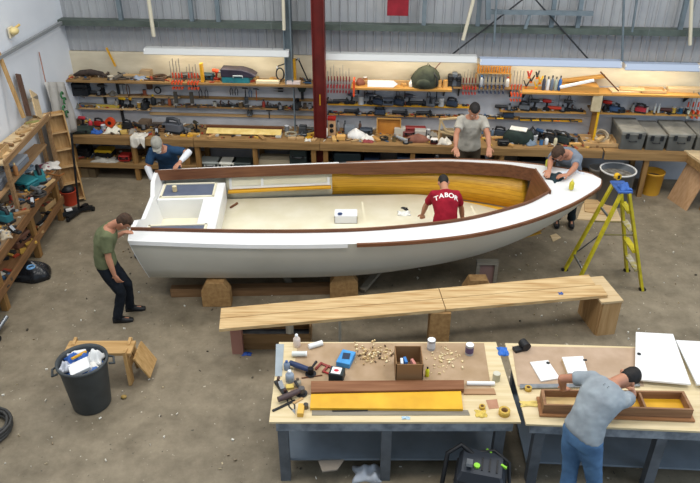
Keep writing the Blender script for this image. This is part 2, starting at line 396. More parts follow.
def planks(m,c1,c2,gap,per,axis='Z'):
    m.use_nodes=True; nt=m.node_tree;N=nt.nodes;L=nt.links;b=N['Principled BSDF'];b.inputs['Roughness'].default_value=.4
    tc=N.new('ShaderNodeTexCoord');mp=N.new('ShaderNodeMapping');mp.inputs['Scale'].default_value=(.5,5,14);nz=N.new('ShaderNodeTexNoise');nz.inputs['Scale'].default_value=3;nz.inputs['Detail'].default_value=5
    L.new(tc.outputs['Object'],mp.inputs['Vector']);L.new(mp.outputs['Vector'],nz.inputs['Vector'])
    cr=N.new('ShaderNodeValToRGB');cr.color_ramp.elements[0].position=.3;cr.color_ramp.elements[1].position=.7;cr.color_ramp.elements[0].color=lin(c2);cr.color_ramp.elements[1].color=lin(c1);L.new(nz.outputs['Fac'],cr.inputs['Fac'])
    sp=N.new('ShaderNodeSeparateXYZ');L.new(tc.outputs['Object'],sp.inputs[0]);mo=N.new('ShaderNodeMath');mo.operation='MODULO';mo.inputs[1].default_value=per;L.new(sp.outputs[axis],mo.inputs[0])
    lt=N.new('ShaderNodeMath');lt.operation='LESS_THAN';lt.inputs[1].default_value=per*.07;L.new(mo.outputs[0],lt.inputs[0])
    mx=N.new('ShaderNodeMix');mx.data_type='RGBA';L.new(lt.outputs[0],mx.inputs['Factor']);L.new(cr.outputs['Color'],mx.inputs['A']);mx.inputs['B'].default_value=lin(gap);L.new(mx.outputs['Result'],b.inputs['Base Color'])
planks(plankm,'dda92f','c48f20','a87718',.07)
liner(2.72,CX1,-.07,SOLE,plankm,'side_planking')
liner(1.05,2.74,-.06,SOLE,cream,'side_lining')
# sole
rr=[]
k=40
for i in range(k+1):
    x=1.0+(CX1-1.0)*i/k; y=min(abs(side_pt(x,1,SOLE))-.005,spl(hc,x)+.02); y=min(y,.95)
    if x>4.2: y=min(y,abs(side_pt(x,1,SOLE))-.01-.28*((x-4.2)/1.6))
    rr.append([Vector((x,-max(y,.05),SOLE)),Vector((x,0,SOLE)),Vector((x,max(y,.05),SOLE))])
mb=MB(); mb.loft(rr,cap=False,closed=False); o=mb.obj('sole',cream,boat,fixn=False); o.modifiers.new('t','SOLIDIFY').thickness=.02
# yellow bilge boards beyond the sole forward
rr=[]
for i in range(k+1):
    x=4.0+(CX1-4.0)*i/k; y=abs(side_pt(x,1,SOLE))+.02
    rr.append([Vector((x,-y,SOLE-.03)),Vector((x,y,SOLE-.03))])
mb=MB(); mb.loft(rr,cap=False,closed=False); mb.obj('bilge_boards',plankm,boat,fixn=False)
# ledges along the sides (yellow edge) and frame of the aft side panel
for sg in(-1,1):
    mb=MB(); rr=[]
    for i in range(20):
        x=1.08+(2.72-1.08)*i/19; y=abs(side_pt(x,1,.8))
        rr.append([Vector((x,sg*(y-.10),.78)),Vector((x,sg*(y-.10),.81)),Vector((x,sg*y,.81)),Vector((x,sg*y,.78))])
    mb.loft(rr,True,True,False); mb.obj('ledge',yellow_wood,boat)
    mb=MB(); y=lambda x,z:sg*(abs(side_pt(x,1,z))-.035)
    for x in(1.12,1.62,2.68): mb.beam((x,y(x,1.03),1.03),(x,y(x,.82),.82),.04,.03,up=(0,1,0))
    mb.beam((1.12,y(1.12,.84),.84),(2.68,y(2.68,.84),.84),.03,.03); mb.beam((1.12,y(1.12,1.02),1.02),(2.68,y(2.68,1.02),1.02),.03,.03)
    mb.obj('panel_frame',white_paint,boat)
for (px,py) in((262,212),(301,212)): pass
mb=MB(); mb.box((2.0,-.1,SOLE+.006),(.5,.012,.012)).box((2.0,.2,SOLE+.006),(.5,.012,.012)).box((1.75,.05,SOLE+.006),(.012,.31,.012)).box((2.25,.05,SOLE+.006),(.012,.31,.012))
mb.obj('sole_hatch',M('hatch_line_cream','c9c0a0',rough=.6),boat)
for x in(3.2,4.2,4.9): MB().box((x,.1,SOLE+.012),(.03,1.25 if x<4.5 else .8,.02)).obj('sole_batten',cream,boat)
# stern seats
ZT=1.0
def seatbox(y0,y1,nm):
    return (y0,y1)
mb=MB(); X0,X1=.09,1.06
for (a,b_,c_,d_) in((X0,X1,-.90,-.42),(X0,X1,.36,.90),(.78,X1,-.42,.36)):
    mb.box(((a+b_)/2,(c_+d_)/2,(ZT+.66)/2),(b_-a,d_-c_,ZT-.66))
mb.obj('stern_seat',white_paint,boat,bevel=.01)
mb=MB(); mb.box((.45,-.03,.66),(.68,.8,.03)); mb.obj('footwell_floor',cream,boat)
hatch=M('slate_blue_grey_panel','626a7c','5a6274',rough=.5)
for yc,w_ in((.63,.40),(-.66,.34)):
    mb=MB(); mb.box((.53,yc,ZT+.006),(.74,w_,.012)); o=mb.obj('seat_panel',hatch,boat)
    mb=MB(); 
    for dy in(-1,1): mb.box((.53,yc+dy*(w_/2+.02),ZT+.012),(.82,.03,.024))
    for dx in(-1,1): mb.box((.53+dx*.39,yc,ZT+.012),(.03,w_+.06,.024))
    mb.obj('panel_trim',cream,boat)
def inboat(x,y,z): return boat.matrix_basis@Vector((x,y,z)) if 0 else Vector((XS,Y0,0))+Matrix.Rotation(yaw,3,'Z')@Vector((x,y,z))
# keel blocks and shores
osb=M('particle_board','a98556','8f6d43',rough=.8,scale=18,detail=6)
def block(px,py,z,label,w1=.40,w2=.24,hh=None):
    p=onz(px,py); h=z
    mb=MB(); mb.xz([(-w1/2,0),(w1/2,0),(w1/2,h*.62),(w2/2,h),(-w2/2,h),(-w1/2,h*.62)],0,.16)
    o=mb.obj('support_block',osb,None,bevel=.006,loc=(p.x,p.y,0)); tag(o,label,'support block','tapered blocks under the boat hull'); return o
block(217,307,.40,'tapered brown support block under the boat, nearest the stern')
block(344,299,.40,'tapered brown support block under the middle of the boat')
block(476,306,.43,'tapered support block under the forward part of the boat')
# dark keel cradle under boat: long timbers
o=MB().beam(onz(170,300)+Vector((0,.12,.07)),onz(330,297)+Vector((0,.12,.07)),.12,.14).obj('timber_beam',wood('old_brown_timber','8a6b4c','6d5238'),None,bevel=.004); tag(o,'long brown timber beam lying on the floor below the hull','timber beam')
gw=wood('grey_weathered_timber','8d8678','756e61')
for a,b_,l in(((277,276),(291,287),'slanting grey shore timber between the two nearest blocks'),((388,276),(362,291),'slanting grey shore timber right of the middle block')):
    p0=onz(*a,.3); p1=onz(*b_,.04); p0=ony(a[0],a[1],8.9); 
    o=MB().beam((p0.x,8.9,.22),(p1.x,p1.y,.05),.09,.05).obj('shore_timber',gw,None); tag(o,l,'timber','shores under the hull')
p=Vector((1.97,8.5,0)); t=thing('boat_stand','grey framed boat stand beside the forward support block','boat stand',(p.x,p.y,0))
[MB().box((x_,0,.2),(.05,.09,.4)).obj('upright',gw,t) for x_ in(-.13,.13)]; MB().box((0,0,.43),(.31,.09,.05)).obj('top_rail',gw,t); MB().box((0,0,.2),(.21,.02,.35)).obj('panel',M('dull_pink_board','8a6d66',rough=.8),t)
# ---------- item makers (origin at base centre) ----------
def nm(*a): return a
def C(c,c2=None,r=.5,me=0):
    k='paint_'+c+(c2 or '')+str(r)+str(me)
    return M(k,c,c2,rough=r,metal=me,scale=9)
def case(label,cat='tool case',w=.4,d=.3,h=.16,c='2a2d31',lidc=None,hc='16171a',name='tool_case',g=None,lab=None):
    t=thing(name,label,cat,group=g); mb=MB()
    mb.box((0,0,h*.31),(w,d,h*.62)); mb.obj('body',C(c),t,bevel=.012)
    MB().box((0,0,h*.81),(w*.99,d*.99,h*.38)).obj('lid',C(lidc or c),t,bevel=.018)
    MB().tube([(-w*.16,-d/2,h*.6),(-w*.16,-d/2-.035,h*.6),(w*.16,-d/2-.035,h*.6),(w*.16,-d/2,h*.6)],.011,6).obj('handle',C(hc),t)
    for x in(-.3,.3): MB().box((x*w,-d/2-.006,h*.62),(.035,.014,.05)).obj('latch',C(hc),t)
    return t
def drill(label,c='2d7f86',c2='1b1c1f',g=None,cat='power tool'):
    t=thing('cordless_drill',label,cat,group=g)
    MB().box((0,0,.028),(.075,.11,.055)).obj('battery',C(c2),t,bevel=.008)
    MB().tube([(0,.01,.05),(0,0,.10),(0,-.005,.155)],[.02,.018,.024],8).obj('grip',C(c2),t)
    MB().tube([(0,.085,.18),(0,.07,.18),(0,-.05,.18),(0,-.075,.18)],[.02,.034,.034,.026],12).obj('motor_housing',C(c),t)
    MB().tube([(0,-.075,.18),(0,-.11,.18),(0,-.13,.18)],[.022,.02,.008],10).obj('chuck',steel,t)
    return t
def sander(label,c='2d7f86',c2='1b1c1f',cat='power tool',g=None,s=1):
    t=thing('power_sander',label,cat,group=g)
    MB().box((0,0,.014*s),(.11*s,.2*s,.028*s)).obj('sole_plate',dark,t,bevel=.004)
    MB().loft([[(x*.048*s,y*s+o*s,z*s) for x,y in((-1,-.08),(-.7,-.095),(.7,-.095),(1,-.08),(1,.08),(.7,.095),(-.7,.095),(-1,.08))] for z,o in((.03,0),(.07,0),(.10,.0))]).obj('body',C(c),t,bevel=.006)
    MB().tube([(0,-.07*s,.09*s),(0,-.06*s,.145*s),(0,.0,.16*s),(0,.07*s,.15*s),(0,.09*s,.09*s)],[.02*s,.022*s,.02*s,.02*s,.02*s],8).obj('grip',C(c2),t)
    MB().tube([(0,.1*s,.06*s),(.02*s,.16*s,.05*s),(.08*s,.2*s,.02*s),(.14*s,.18*s,.01*s)],.006,6).obj('power_cord',black,t)
    return t
def grinder(label,c='3a3d40',c2='8c8f92',cat='power tool',g=None):
    t=thing('angle_grinder',label,cat,group=g)
    MB().tube([(0,.15,.05),(0,.05,.05),(0,-.05,.055),(0,-.09,.06)],[.028,.032,.03,.026],10).obj('body',C(c),t)
    MB().cyl((0,-.11,.02),.032,.065,12).obj('gear_head',C(c2,me=.6),t)
    MB().cyl((0,-.11,.008),.058,.006,20).obj('disc',dark,t)
    MB().tube([(.03,-.1,.06),(.13,-.1,.075)],[.01,.016],8).obj('side_handle',black,t)
    return t
def bottle(label,c='e8e8e6',cc='b02a22',h=.22,r=.035,cat='bottle',name='bottle',g=None):
    t=thing(name,label,cat,group=g)
    MB().lathe([(r*.9,0),(r,.01),(r,h*.62),(r*.8,h*.72),(r*.38,h*.82),(r*.36,h*.88)],seg=14).obj('body',C(c),t)
    MB().lathe([(r*.42,h*.86),(r*.42,h),(r*.3,h*1.02)],seg=12).obj('cap',C(cc),t); return t
def can(label,c='9a9ea2',lc='d8dadc',h=.13,r=.055,cat='can',name='paint_can',g=None,band=None,me=.5):
    t=thing(name,label,cat,group=g)
    MB().lathe([(r,0),(r,.004),(r*.98,.008),(r*.98,h-.008),(r,h-.004),(r,h)],seg=20).obj('body',C(c,me=me),t)
    MB().lathe([(r*.93,h-.003),(r*.93,h+.003),(r*.8,h+.002)],seg=20).obj('lid',C(lc),t)
    if band: MB().lathe([(r*1.004,h*.25),(r*1.004,h*.8)],seg=20,cap=False).obj('paper_label',C(band),t)
    return t
def jar(label,c='b9a070',cc='3a3d40',g=None,h=.1,r=.035): return can(label,c,cc,h,r,'jar','jar',g,me=0)
def plane(label,g=None,c='4a3326',cat='hand plane'):
    t=thing('hand_plane',label,cat,group=g)
    MB().box((0,0,.02),(.06,.26,.035)).obj('body',dark,t,bevel=.004)
    MB().tube([(0,.07,.035),(0,.085,.08),(0,.065,.115)],[.016,.014,.017],8).obj('handle',C(c),t)
    MB().ball((0,-.08,.055),(.018,.018,.022),8,6).obj('knob',C(c),t)
    MB().box((0,.01,.06),(.045,.09,.008),rx=R(40)).obj('blade',steel,t); return t
def clamp(label,g,h=.5,jc='e0532a',bc='8e8a80',hc='c9441f'):
    # sliding bar clamp standing on its end: bar, fixed jaw, sliding jaw, screw handle
    t=thing('bar_clamp',label,'clamp',group=g)
    MB().box((0,0,h/2),(.024,.008,h)).obj('bar',C(bc,me=.4),t)
    MB().xz([(-.012,0),(.10,.0),(.10,.02),(.02,.045),(-.012,.045)],-.011,.011).obj('fixed_jaw',C(jc),t)
    z=.09
    MB().xz([(-.014,z),(.02,z),(.10,z+.03),(.10,z+.05),(-.014,z+.06)],-.012,.012).obj('sliding_jaw',C(jc),t)
    MB().tube([(.09,0,z+.05),(.09,0,z+.10)],.006,6).obj('screw',steel,t)
    MB().tube([(.09,0,z+.10),(.09,0,z+.19)],[.015,.012],8).obj('handle',C(hc),t); return t
def fclamp(label,g=None,L_=.35,c='26282b',hc='b06a2a'):   # clamp lying flat
    t=thing('clamp',label,'clamp',group=g)
    MB().box((0,0,.01),(L_,.025,.012)).obj('bar',C(c),t)
    MB().box((-L_/2+.01,-.05,.012),(.022,.12,.02)).obj('fixed_jaw',C(c),t); MB().box((L_*.2,-.05,.012),(.022,.12,.02)).obj('sliding_jaw',C(c),t)
    MB().tube([(L_*.2+.01,-.1,.014),(L_*.2+.13,-.1,.014)],[.008,.014],8).obj('handle',C(hc),t); return t
def hammer(label,g=None,c='7c5238',L_=.28):   # hanging head up (local z down the handle)
    t=thing('hammer',label,'hammer',group=g)
    MB().tube([(0,0,-L_),(0,0,-.02)],[.013,.009],8).obj('handle',C(c),t)
    MB().tube([(-.05,0,0),(-.03,0,0),(.02,0,0),(.06,0,-.012)],[.015,.013,.012,.005],8).obj('head',dark,t); return t
def pliers(label,g=None,c='26282b',L_=.18):
    t=thing('pliers',label,'pliers',group=g)
    MB().xz([(-.014,0),(0,.05),(.014,0),(.018,-.02),(-.018,-.02)],-.005,.005).obj('jaws',steel,t)
    for s in(-1,1): MB().tube([(s*.01,0,-.015),(s*.028,0,-.07),(s*.02,0,-L_)],.008,6).obj('handle',C(c),t)
    return t
def wrench(label,g=None,c='6f7377',L_=.2):
    t=thing('spanner',label,'spanner',group=g)
    MB().xz([(-.006,-L_),(.006,-L_),(.007,-.03),(.022,-.012),(.02,.018),(.008,.02),(.008,.002),(-.008,.002),(-.008,.02),(-.02,.018),(-.022,-.012),(-.007,-.03)],-.004,.004).obj('shaft',C(c,me=.5),t)
    MB().ball((0,0,-L_),(.016,.005,.016),8,6).obj('ring_end',C(c,me=.5),t); return t
def chisel(label,g=None,c='a8702f',L_=.24):
    t=thing('chisel',label,'chisel',group=g)
    MB().tube([(0,0,-.0),(0,0,-.05),(0,0,-.11)],[.013,.016,.012],8).obj('handle',C(c),t)
    MB().box((0,0,-.11-(L_-.11)/2),(.018,.005,L_-.11)).obj('blade',steel,t); return t
def saw(label,g=None,c='a8702f',L_=.45):
    t=thing('hand_saw',label,'saw',group=g)
    MB().xz([(0,-.1),(L_,-.03),(L_,0),(0,0)],-.001,.001).obj('blade',steel,t)
    MB().xz([(-.12,.0),(-.11,-.11),(-.06,-.12),(0,-.10),(.01,0),(-.03,.01)],-.012,.012).obj('handle',C(c),t,bevel=.004); return t
def board(label,L_,w_,h_,m,name='board',cat='board',g=None):
    o=MB().box((0,0,h_/2),(L_,w_,h_)).obj(name,m,None,bevel=.002); return tag(o,label,cat,g)
def rag(label,w_=.22,d_=.16,h_=.07,m=None,seed=1,name='cloth_rag',cat='rag',g=None):
    r=random.Random(seed); mb=MB(); n1,n2=14,10; vs=[];fs=[]
    ph=[r.uniform(0,6) for _ in range(6)]
    for i in range(n1+1):
        for j in range(n2+1):
            u=i/n1*2-1;v=j/n2*2-1; q=max(abs(u),abs(v))
            ed=1+.12*math.sin(5*math.atan2(v,u)+ph[0])
            z=h_*max(0,(1-q**3))*(.55+.3*math.sin(3*u+ph[1])*math.cos(4*v+ph[2])+.22*math.sin(7*u*v+ph[3])+.15*math.sin(9*u+ph[4]))
            vs.append((u*w_/2*ed,v*d_/2*ed,max(.003,z)))
    for i in range(n1):
        for j in range(n2): a=i*(n2+1)+j; fs.append((a,a+n2+1,a+n2+2,a+1))
    mb.add(vs,fs,True); o=mb.obj(name,m or cloth_w,None,fixn=False); o.modifiers.new('t','SOLIDIFY').thickness=.006; 
    return tag(o,label,cat,g)
def cbox(label,w_=.25,d_=.2,h_=.15,c='9c7a50',name='cardboard_box',cat='box',g=None,open_=False,m=None):
    t=thing(name,label,cat,group=g); m=m or C(c,r=.8); th=.008
    mb=MB(); mb.box((0,0,th/2),(w_,d_,th))
    for s in(-1,1): mb.box((s*(w_/2-th/2),0,h_/2),(th,d_,h_)); mb.box((0,s*(d_/2-th/2),h_/2),(w_,th,h_))
    mb.obj('body',m,t)
    if not open_:
        MB().box((-.001,-d_/4,h_+.003),(w_*.99,d_/2-.004,.006)).obj('flap',m,t); MB().box((0,d_/4,h_+.003),(w_*.99,d_/2-.004,.006)).obj('flap',m,t)
    return t
def tray(label,w_=.4,d_=.25,h_=.08,m=None,name='wooden_tray',cat='tray',g=None): 
    t=thing(name,label,cat,group=g); m=m or pine
    MB().box((0,0,.006),(w_,d_,.012)).obj('base',m,t)
    for s in(-1,1): MB().box((s*(w_/2-.006),0,h_/2),(.012,d_,h_)).obj('end_panel',m,t); MB().box((0,s*(d_/2-.006),h_/2),(w_-.024,.012,h_)).obj('side_panel',m,t)
    return t
def coil(label,r=.12,n=5,c='1c1d20',rr=.008,name='coiled_cable',cat='cable',flat=True,g=None):
    pts=[]; R_=random.Random(int(r*1000)+n)
    for k in range(n*18):
        a=2*PI*k/18; q=r*(1+.10*math.sin(a*.37)+R_.uniform(-.02,.02)); pts.append((q*math.cos(a),q*math.sin(a),.01+rr*1.6*(k/18)*.6+R_.uniform(0,.004)))
    o=MB().tube(pts,rr,6).obj(name,C(c),None); return tag(o,label,cat,g)
def tape(label,c='d8b24a',r=.05,w_=.03,g=None):
    t=thing('tape_roll',label,'tape roll',group=g)
    MB().lathe([(r*.6,0),(r,0),(r,w_),(r*.6,w_),(r*.6,0)],seg=24,cap=False).obj('tape',C(c),t); MB().lathe([(r*.55,0),(r*.6,0),(r*.6,w_),(r*.55,w_),(r*.55,0)],seg=24,cap=False).obj('core',card,t); return t
def vise(label,c='3a3d40'):
    t=thing('bench_vise',label,'vise')
    MB().box((0,0,.03),(.16,.18,.06)).obj('base',C(c),t,bevel=.01); MB().box((0,.06,.11),(.14,.07,.12)).obj('fixed_jaw',C(c),t,bevel=.008)
    MB().box((0,-.06,.11),(.14,.05,.12)).obj('moving_jaw',C(c),t,bevel=.008); MB().tube([(0,-.06,.08),(0,-.2,.08)],.014,8).obj('screw',steel,t); MB().tube([(-.09,-.19,.08),(.09,-.19,.08)],.007,6).obj('handle',steel,t); return t
def blob(label,name,cat,w_,d_,h_,m,seed=3,g=None):
    # soft bag: lofted lumpy rings
    r=random.Random(seed); ph=[r.uniform(0,6) for _ in range(5)]; rings=[]
    for k in range(7):
        t_=k/6; q=(1,1.06,1.02,.92,.75,.5,.15)[k]
        rings.append([(q*w_/2*math.cos(a)*(1+.10*math.sin(3*a+ph[0]+t_*2)+.06*math.sin(7*a+ph[1])),q*d_/2*math.sin(a)*(1+.10*math.sin(4*a+ph[2])),h_*t_*(1+.08*math.sin(2*a+ph[3]))) for a in [2*PI*i/24 for i in range(24)]])
    o=MB().loft(rings).obj(name,m,None); return tag(o,label,cat,g)
def at(o,px,d,z,rz=0,rx=None,ry=None):
    o.location=bp(px,d,z); o.rotation_euler=(rx or 0,ry or 0,rz-WA); return o
# ---------- back shelves ----------
def shelf(pa,pb,z,depth,th,m,label,brk=True,name='wall_shelf'):
    a,b=sx(pa,depth,z),sx(pb,depth,z); t=thing(name,label,'shelf',B((a+b)/2,0,z),-WA); L_=b-a
    MB().box((0,-depth/2-.035,-th/2),(L_,depth,th)).obj('plank',m,t)
    if brk:
        k=max(2,int(L_/1.3))
        for i in range(k):
            x=-L_/2+.12+(L_-.24)*i/(k-1)
            mb=MB(); mb.add([(x+dx,-.036,-th) for dx in(-.012,.012)]+[(x+dx,-depth*.85,-th) for dx in(-.012,.012)]+[(x+dx,-.036,-th-.2) for dx in(-.012,.012)],[(0,1,3,2),(2,3,5,4),(0,4,5,1),(0,2,4),(1,5,3)])
            mb.obj('bracket',dark,t)
    return t
ZA=1.80
shelf(64,319,ZA,.36,.035,bench_wood,'long timber wall shelf left of the red column, carrying the teal case')
shelf(351,452,1.78,.36,.035,orange_ply,'orange timber wall shelf carrying the dark green backpack')
shelf(453,519,1.78,.20,.03,bench_wood,'short narrow shelf under the orange clamp rack')
shelf(520,700,1.77,.36,.035,orange_ply,'long orange wall shelf at the right, holding the stacked planks')
shelf(66,180,1.44,.10,.03,pine,'narrow upper tool ledge at the far left of the wall',False)
shelf(150,322,1.27,.12,.03,bench_wood,'narrow tool ledge above the left bench, below the hanging pliers',False)
shelf(67,150,1.20,.14,.03,pine,'low ledge of long tools at the left wall corner',False)
shelf(328,470,1.39,.12,.03,yellow_wood,'narrow yellow ledge of black tools right of the red column',False)
shelf(328,520,1.19,.10,.03,orange_ply,'lower narrow orange ledge behind the man in the pale shirt',False)
shelf(500,586,1.35,.16,.03,orange_ply,'narrow orange ledge of power tools above the bow man',False)
shelf(520,582,1.17,.10,.03,yellow_wood,'lower yellow ledge above the bow man',False)
shelf(600,700,1.36,.18,.03,orange_ply,'tool ledge above the grey equipment crates',False)
shelf(166,322,1.44,.03,.05,bench_wood,'timber cleat strip the pliers hang from',False,'wall_cleat')
shelf(150,322,1.10,.03,.05,pine,'lowest timber cleat strip over the left bench',False,'wall_cleat')
# end posts
for px,z0,z1,l in((131,.9,1.8,'dark steel upright on the left wall between shelves'),(117,1.25,1.8,'dark short upright below the left shelf')):
    a=bp(px,.05,0); o=MB().box((a.x,a.y,(z0+z1-.04)/2),(.05,.03,z1-z0-.04),rz=-WA).obj('shelf_upright',dark,None); tag(o,l,'shelf upright')
a=bp(583,.2,0)
t=thing('shelf_upright','orange timber upright with yellow edge between the two right shelves','shelf upright',(a.x,a.y,.885),-WA)
MB().box((0,0,.42),(.035,.32,.85)).obj('panel',orange_ply,t); MB().box((.0,-.17,.42),(.04,.02,.84)).obj('edge_strip',yellowp,t)
# ---------- back benches ----------
def bench(pa,pb,label,legs,z=.88,depth=.75,low=None,apr=.14,m=bench_wood,ds=.04):
    a,b=sx(pa,depth,z),sx(pb,depth,z); L_=b-a; t=thing('workbench',label,'workbench',B((a+b)/2,ds,0),-WA)
    MB().box((0,-depth/2,z-.02),(L_,depth,.04)).obj('bench_top',m,t,bevel=.003)
    MB().box((0,-depth-.012,z-.01-apr/2),(L_,.025,apr)).obj('front_rail',m,t,bevel=.003)
    for px in legs:
        s=sx(px,depth,.4)-(a+b)/2
        MB().box((s,-depth+.05,(z-.04)/2),(.085,.09,z-.04)).obj('leg',bench_wood_z,t,bevel=.003)
        MB().box((s,-.08,(z-.04)/2),(.085,.09,z-.04)).obj('leg',bench_wood_z,t)
    if low:
        MB().box((0,-depth/2,low),(L_,depth*.9,.03)).obj('lower_shelf',m,t); MB().box((0,-depth+.0,low-.02),(L_,.03,.09)).obj('lower_rail',m,t)
    return t
bench(68,193.6,'left timber workbench with a lower shelf, by the wall corner',(75,136,188),low=.32)
bench(194,319.7,'middle timber workbench left of the red column, with pale cases beneath',(199,256,314),low=.20)
bench(320,602.7,'long timber workbench right of the red column, behind the man in the pale shirt',(326,412,500,560),low=.2)
bench(604.5,690,'right timber workbench carrying the grey equipment crates',(643,),low=None,depth=.8)
# ---------- things on the top shelf ----------
G='things on the left end of the upper shelf'
Zt=ZA+.002
put=at
o=MB().tube([(-.35,0,.03),(-.2,.02,.08),(0,0,.1),(.2,.02,.07),(.3,-.02,.02)],[.02,.05,.06,.04,.01],8).obj('rolled_tarpaulin',M('brown_tarpaulin','4d4038','322a26',rough=.9,scale=14),None); tag(o,'crumpled dark brown tarpaulin at the left end of the top shelf','tarpaulin'); put(o,92,.2,Zt)
for px,dz,L_,l in((112,.0,.5,'dull wooden offcut lying beside the brown tarpaulin on the top shelf'),(128,.0,.55,'pale square batten on the top shelf left of the wire coil'),(133,.035,.4,'short pale batten lying on another one at the top shelf')):
    put(board(l,L_,.05,.035,pine if dz else C('d9d0bb'),'batten','batten'),px,.15+(.0 if dz==0 else .02),Zt+dz,R(3))
put(rag('grey blue plastic bag heaped on the left top shelf',.35,.2,.1,C('8690a0',r=.5),5,'plastic_bag','bag'),140,.2,Zt)
put(coil('tangle of brown rope on the top shelf left of the orange clamps',.11,4,'5a4636',.012,'rope_coil','rope'),160,.2,Zt)
put(rag('folded beige dust sheet on the top shelf above the yellow level',.3,.2,.09,C('a39480',r=.9),9,'dust_sheet','cloth'),150,.12,Zt) if 0 else None
o=MB().box((0,0,0),(.03,.03,.36)).obj('wooden_stick',yellow_wood,None); tag(o,'short yellow stick leaning on the wall above the left shelf','stick'); put(o,111,.10,Zt+.36,0,R(0),R(-18))
# orange clamps standing
kk=0
for px in(173,176,179,182): put(clamp('orange jawed bar clamp in the left row hanging from the upper shelf','orange clamps left of the yellow post',.52+.05*(kk%2)),px,.40,ZA-.12,R(90)); kk+=1
for px in(189,192,195,198): put(clamp('orange jawed bar clamp in the second row beside the yellow post','orange clamps beside the yellow post',.42+.05*(kk%2)),px,.40,ZA-.12,R(90)); kk+=1
a=bp(203,.3,Zt); o=MB().box((0,0,.17),(.05,.09,.34)).obj('wooden_post',yellow_wood,None,bevel=.003); tag(o,'short yellow wooden post on the shelf beside the orange clamps','post'); put(o,203,.3,Zt)
put(fclamp('black bar clamp lying right of the short yellow post',None,.3),211,.2,Zt); put(drill('orange power drill lying on the top shelf left of the teal case','e0532a','8a2a1a'),217,.22,Zt,R(60))
# teal tool case with curved dark lid
t=thing('tool_bag','teal tool case with domed dark purple lid on the top shelf','tool case')
MB().loft([[(x,y,z) for x,y in((-.27,-.12),(.22,-.12),(.27,0),(.22,.12),(-.27,.12))] for z in(0,.1)],smooth=False).obj('body',teal,t,bevel=.012)
MB().xz([(-.28,.1),(.3,.1),(.36,.13),(.25,.2),(.1,.245),(-.28,.255)],-.125,.125).obj('lid',M('dark_purple_plastic','3b3444','2c2733',rough=.4,scale=5),t,bevel=.012)
MB().tube([(-.05,-.13,.1),(-.05,-.15,.14),(.12,-.15,.14),(.12,-.13,.1)],.01,6).obj('handle',C('b9c4c6'),t); put(t,238,.22,Zt)
put(board('cream timber board lying on the shelf below the lamp',.42,.1,.05,C('d9cba8'),'board','board'),268,.3,Zt); put(board('pinkish white board end to end with the cream board, under the desk lamp',.27,.1,.05,C('e3d3cd'),'board','board'),293,.3,Zt)
# magnifier desk lamp
t=thing('desk_lamp','black jointed desk lamp with ring head on the shelf left of the red column','desk lamp')
MB().cyl((0,0,0),.06,.04,14).obj('base',black,t)
MB().tube([(0,0,.04),(-.16,0,.42)],.013,8).obj('lower_arm',dark,t); MB().tube([(-.16,0,.42),(-.55,0,.28)],.012,8).obj('upper_arm',dark,t)
MB().ball((-.16,0,.42),.025,8,6).obj('joint',steel,t)
mb=MB(); mb.tube([(-.5+.07*math.cos(a),-.03,.15+.11*math.sin(a)) for a in [2*PI*i/20 for i in range(21)]],.013,8,cap=False); mb.obj('lamp_ring',dark,t); MB().tube([(-.55,0,.28),(-.55,-.03,.24)],.015,8).obj('neck',steel,t)
put(t,308,.2,Zt)
a=bp(295,.3,Zt); o=MB().box((0,0,.19),(.05,.08,.38)).obj('wooden_post',yellow_wood,None,bevel=.003); tag(o,'yellow wooden post standing on the shelf below the lamp arm','post'); put(o,295,.22,Zt+.05)
# mid shelf: red clamp rack, white board, backpack
for i,px in enumerate((328,331,334,337,340,343,346,349)):
    put(clamp('red jawed bar clamp in the rack right of the red column','red clamps right of the red column',.40+.06*(i%3),'a3242a','8a8a86','8a1a20'),px,.22,1.62,R(90))
a=bp(354,.3,1.7); o=MB().box((0,0,.13),(.03,.2,.3)).obj('shelf_end',orangep,None,bevel=.003); tag(o,'bright orange end piece at the left end of the backpack shelf','shelf end'); put(o,354,.37,1.66)
put(blob('brown lumpy cloth bundle on the shelf between orange end piece and white board','cloth_bundle','cloth',.16,.14,.12,C('7a4a38',r=.9),4),360,.2,1.782)
mb=MB(); mb.xz([(-.26,0),(.2,0),(.28,.06),(.2,.12),(-.26,.12)],-.012,.012); o=mb.obj('white_board',white_paint,None); tag(o,'white pointed board standing on the shelf left of the backpack','board'); put(o,382,.33,1.783,0,R(-12))
put(board('tan timber length lying behind the pointed white board',.9,.06,.07,pine,'batten','batten'),385,.14,1.782)
put(bottle('small white bottle just left of the backpack','f0eee6','e8e8e6',.12,.04),411,.25,1.782)
t=thing('backpack','dark green backpack on the orange shelf, a stick poking from its top','backpack')
gb=M('dark_green_canvas','3f4436','2d3128',rough=.9,scale=10,bump=.4)
MB().loft([[(q*.24*math.cos(a)*(1+.08*math.sin(3*a))+ox,q*.16*math.sin(a),z) for a in [2*PI*i/20 for i in range(20)]] for q,z,ox in((.95,0,-.02),(1.1,.06,0),(1.08,.15,0),(.9,.25,.02),(.6,.33,.02),(.2,.38,.02))]).obj('body',gb,t)
MB().ball((-.03,-.14,.1),(.13,.07,.09),14,9).obj('front_pocket',gb,t); MB().tube([(.0,0,.37),(.03,0,.42),(.08,0,.37)],.01,6).obj('top_loop',gb,t)
MB().tube([(.12,-.05,.3),(.2,-.16,.2),(.2,-.15,.06)],.016,6).obj('strap',black,t)
MB().tube([(.1,0,.25),(.27,0,.47)],.008,6).obj('stick',C('5a2a22'),t); put(t,425,.24,1.782)
for i,px in enumerate((439,445)): put(jar(['tan jar just right of the backpack','second tan jar right of the backpack, beside the blue clamps'][i],'c79a5a','a87838',h=.13,r=.045),px,.25,1.782)
put(grinder('dark grey grinder lying behind the two tan jars'),441,.1,1.783,R(70))
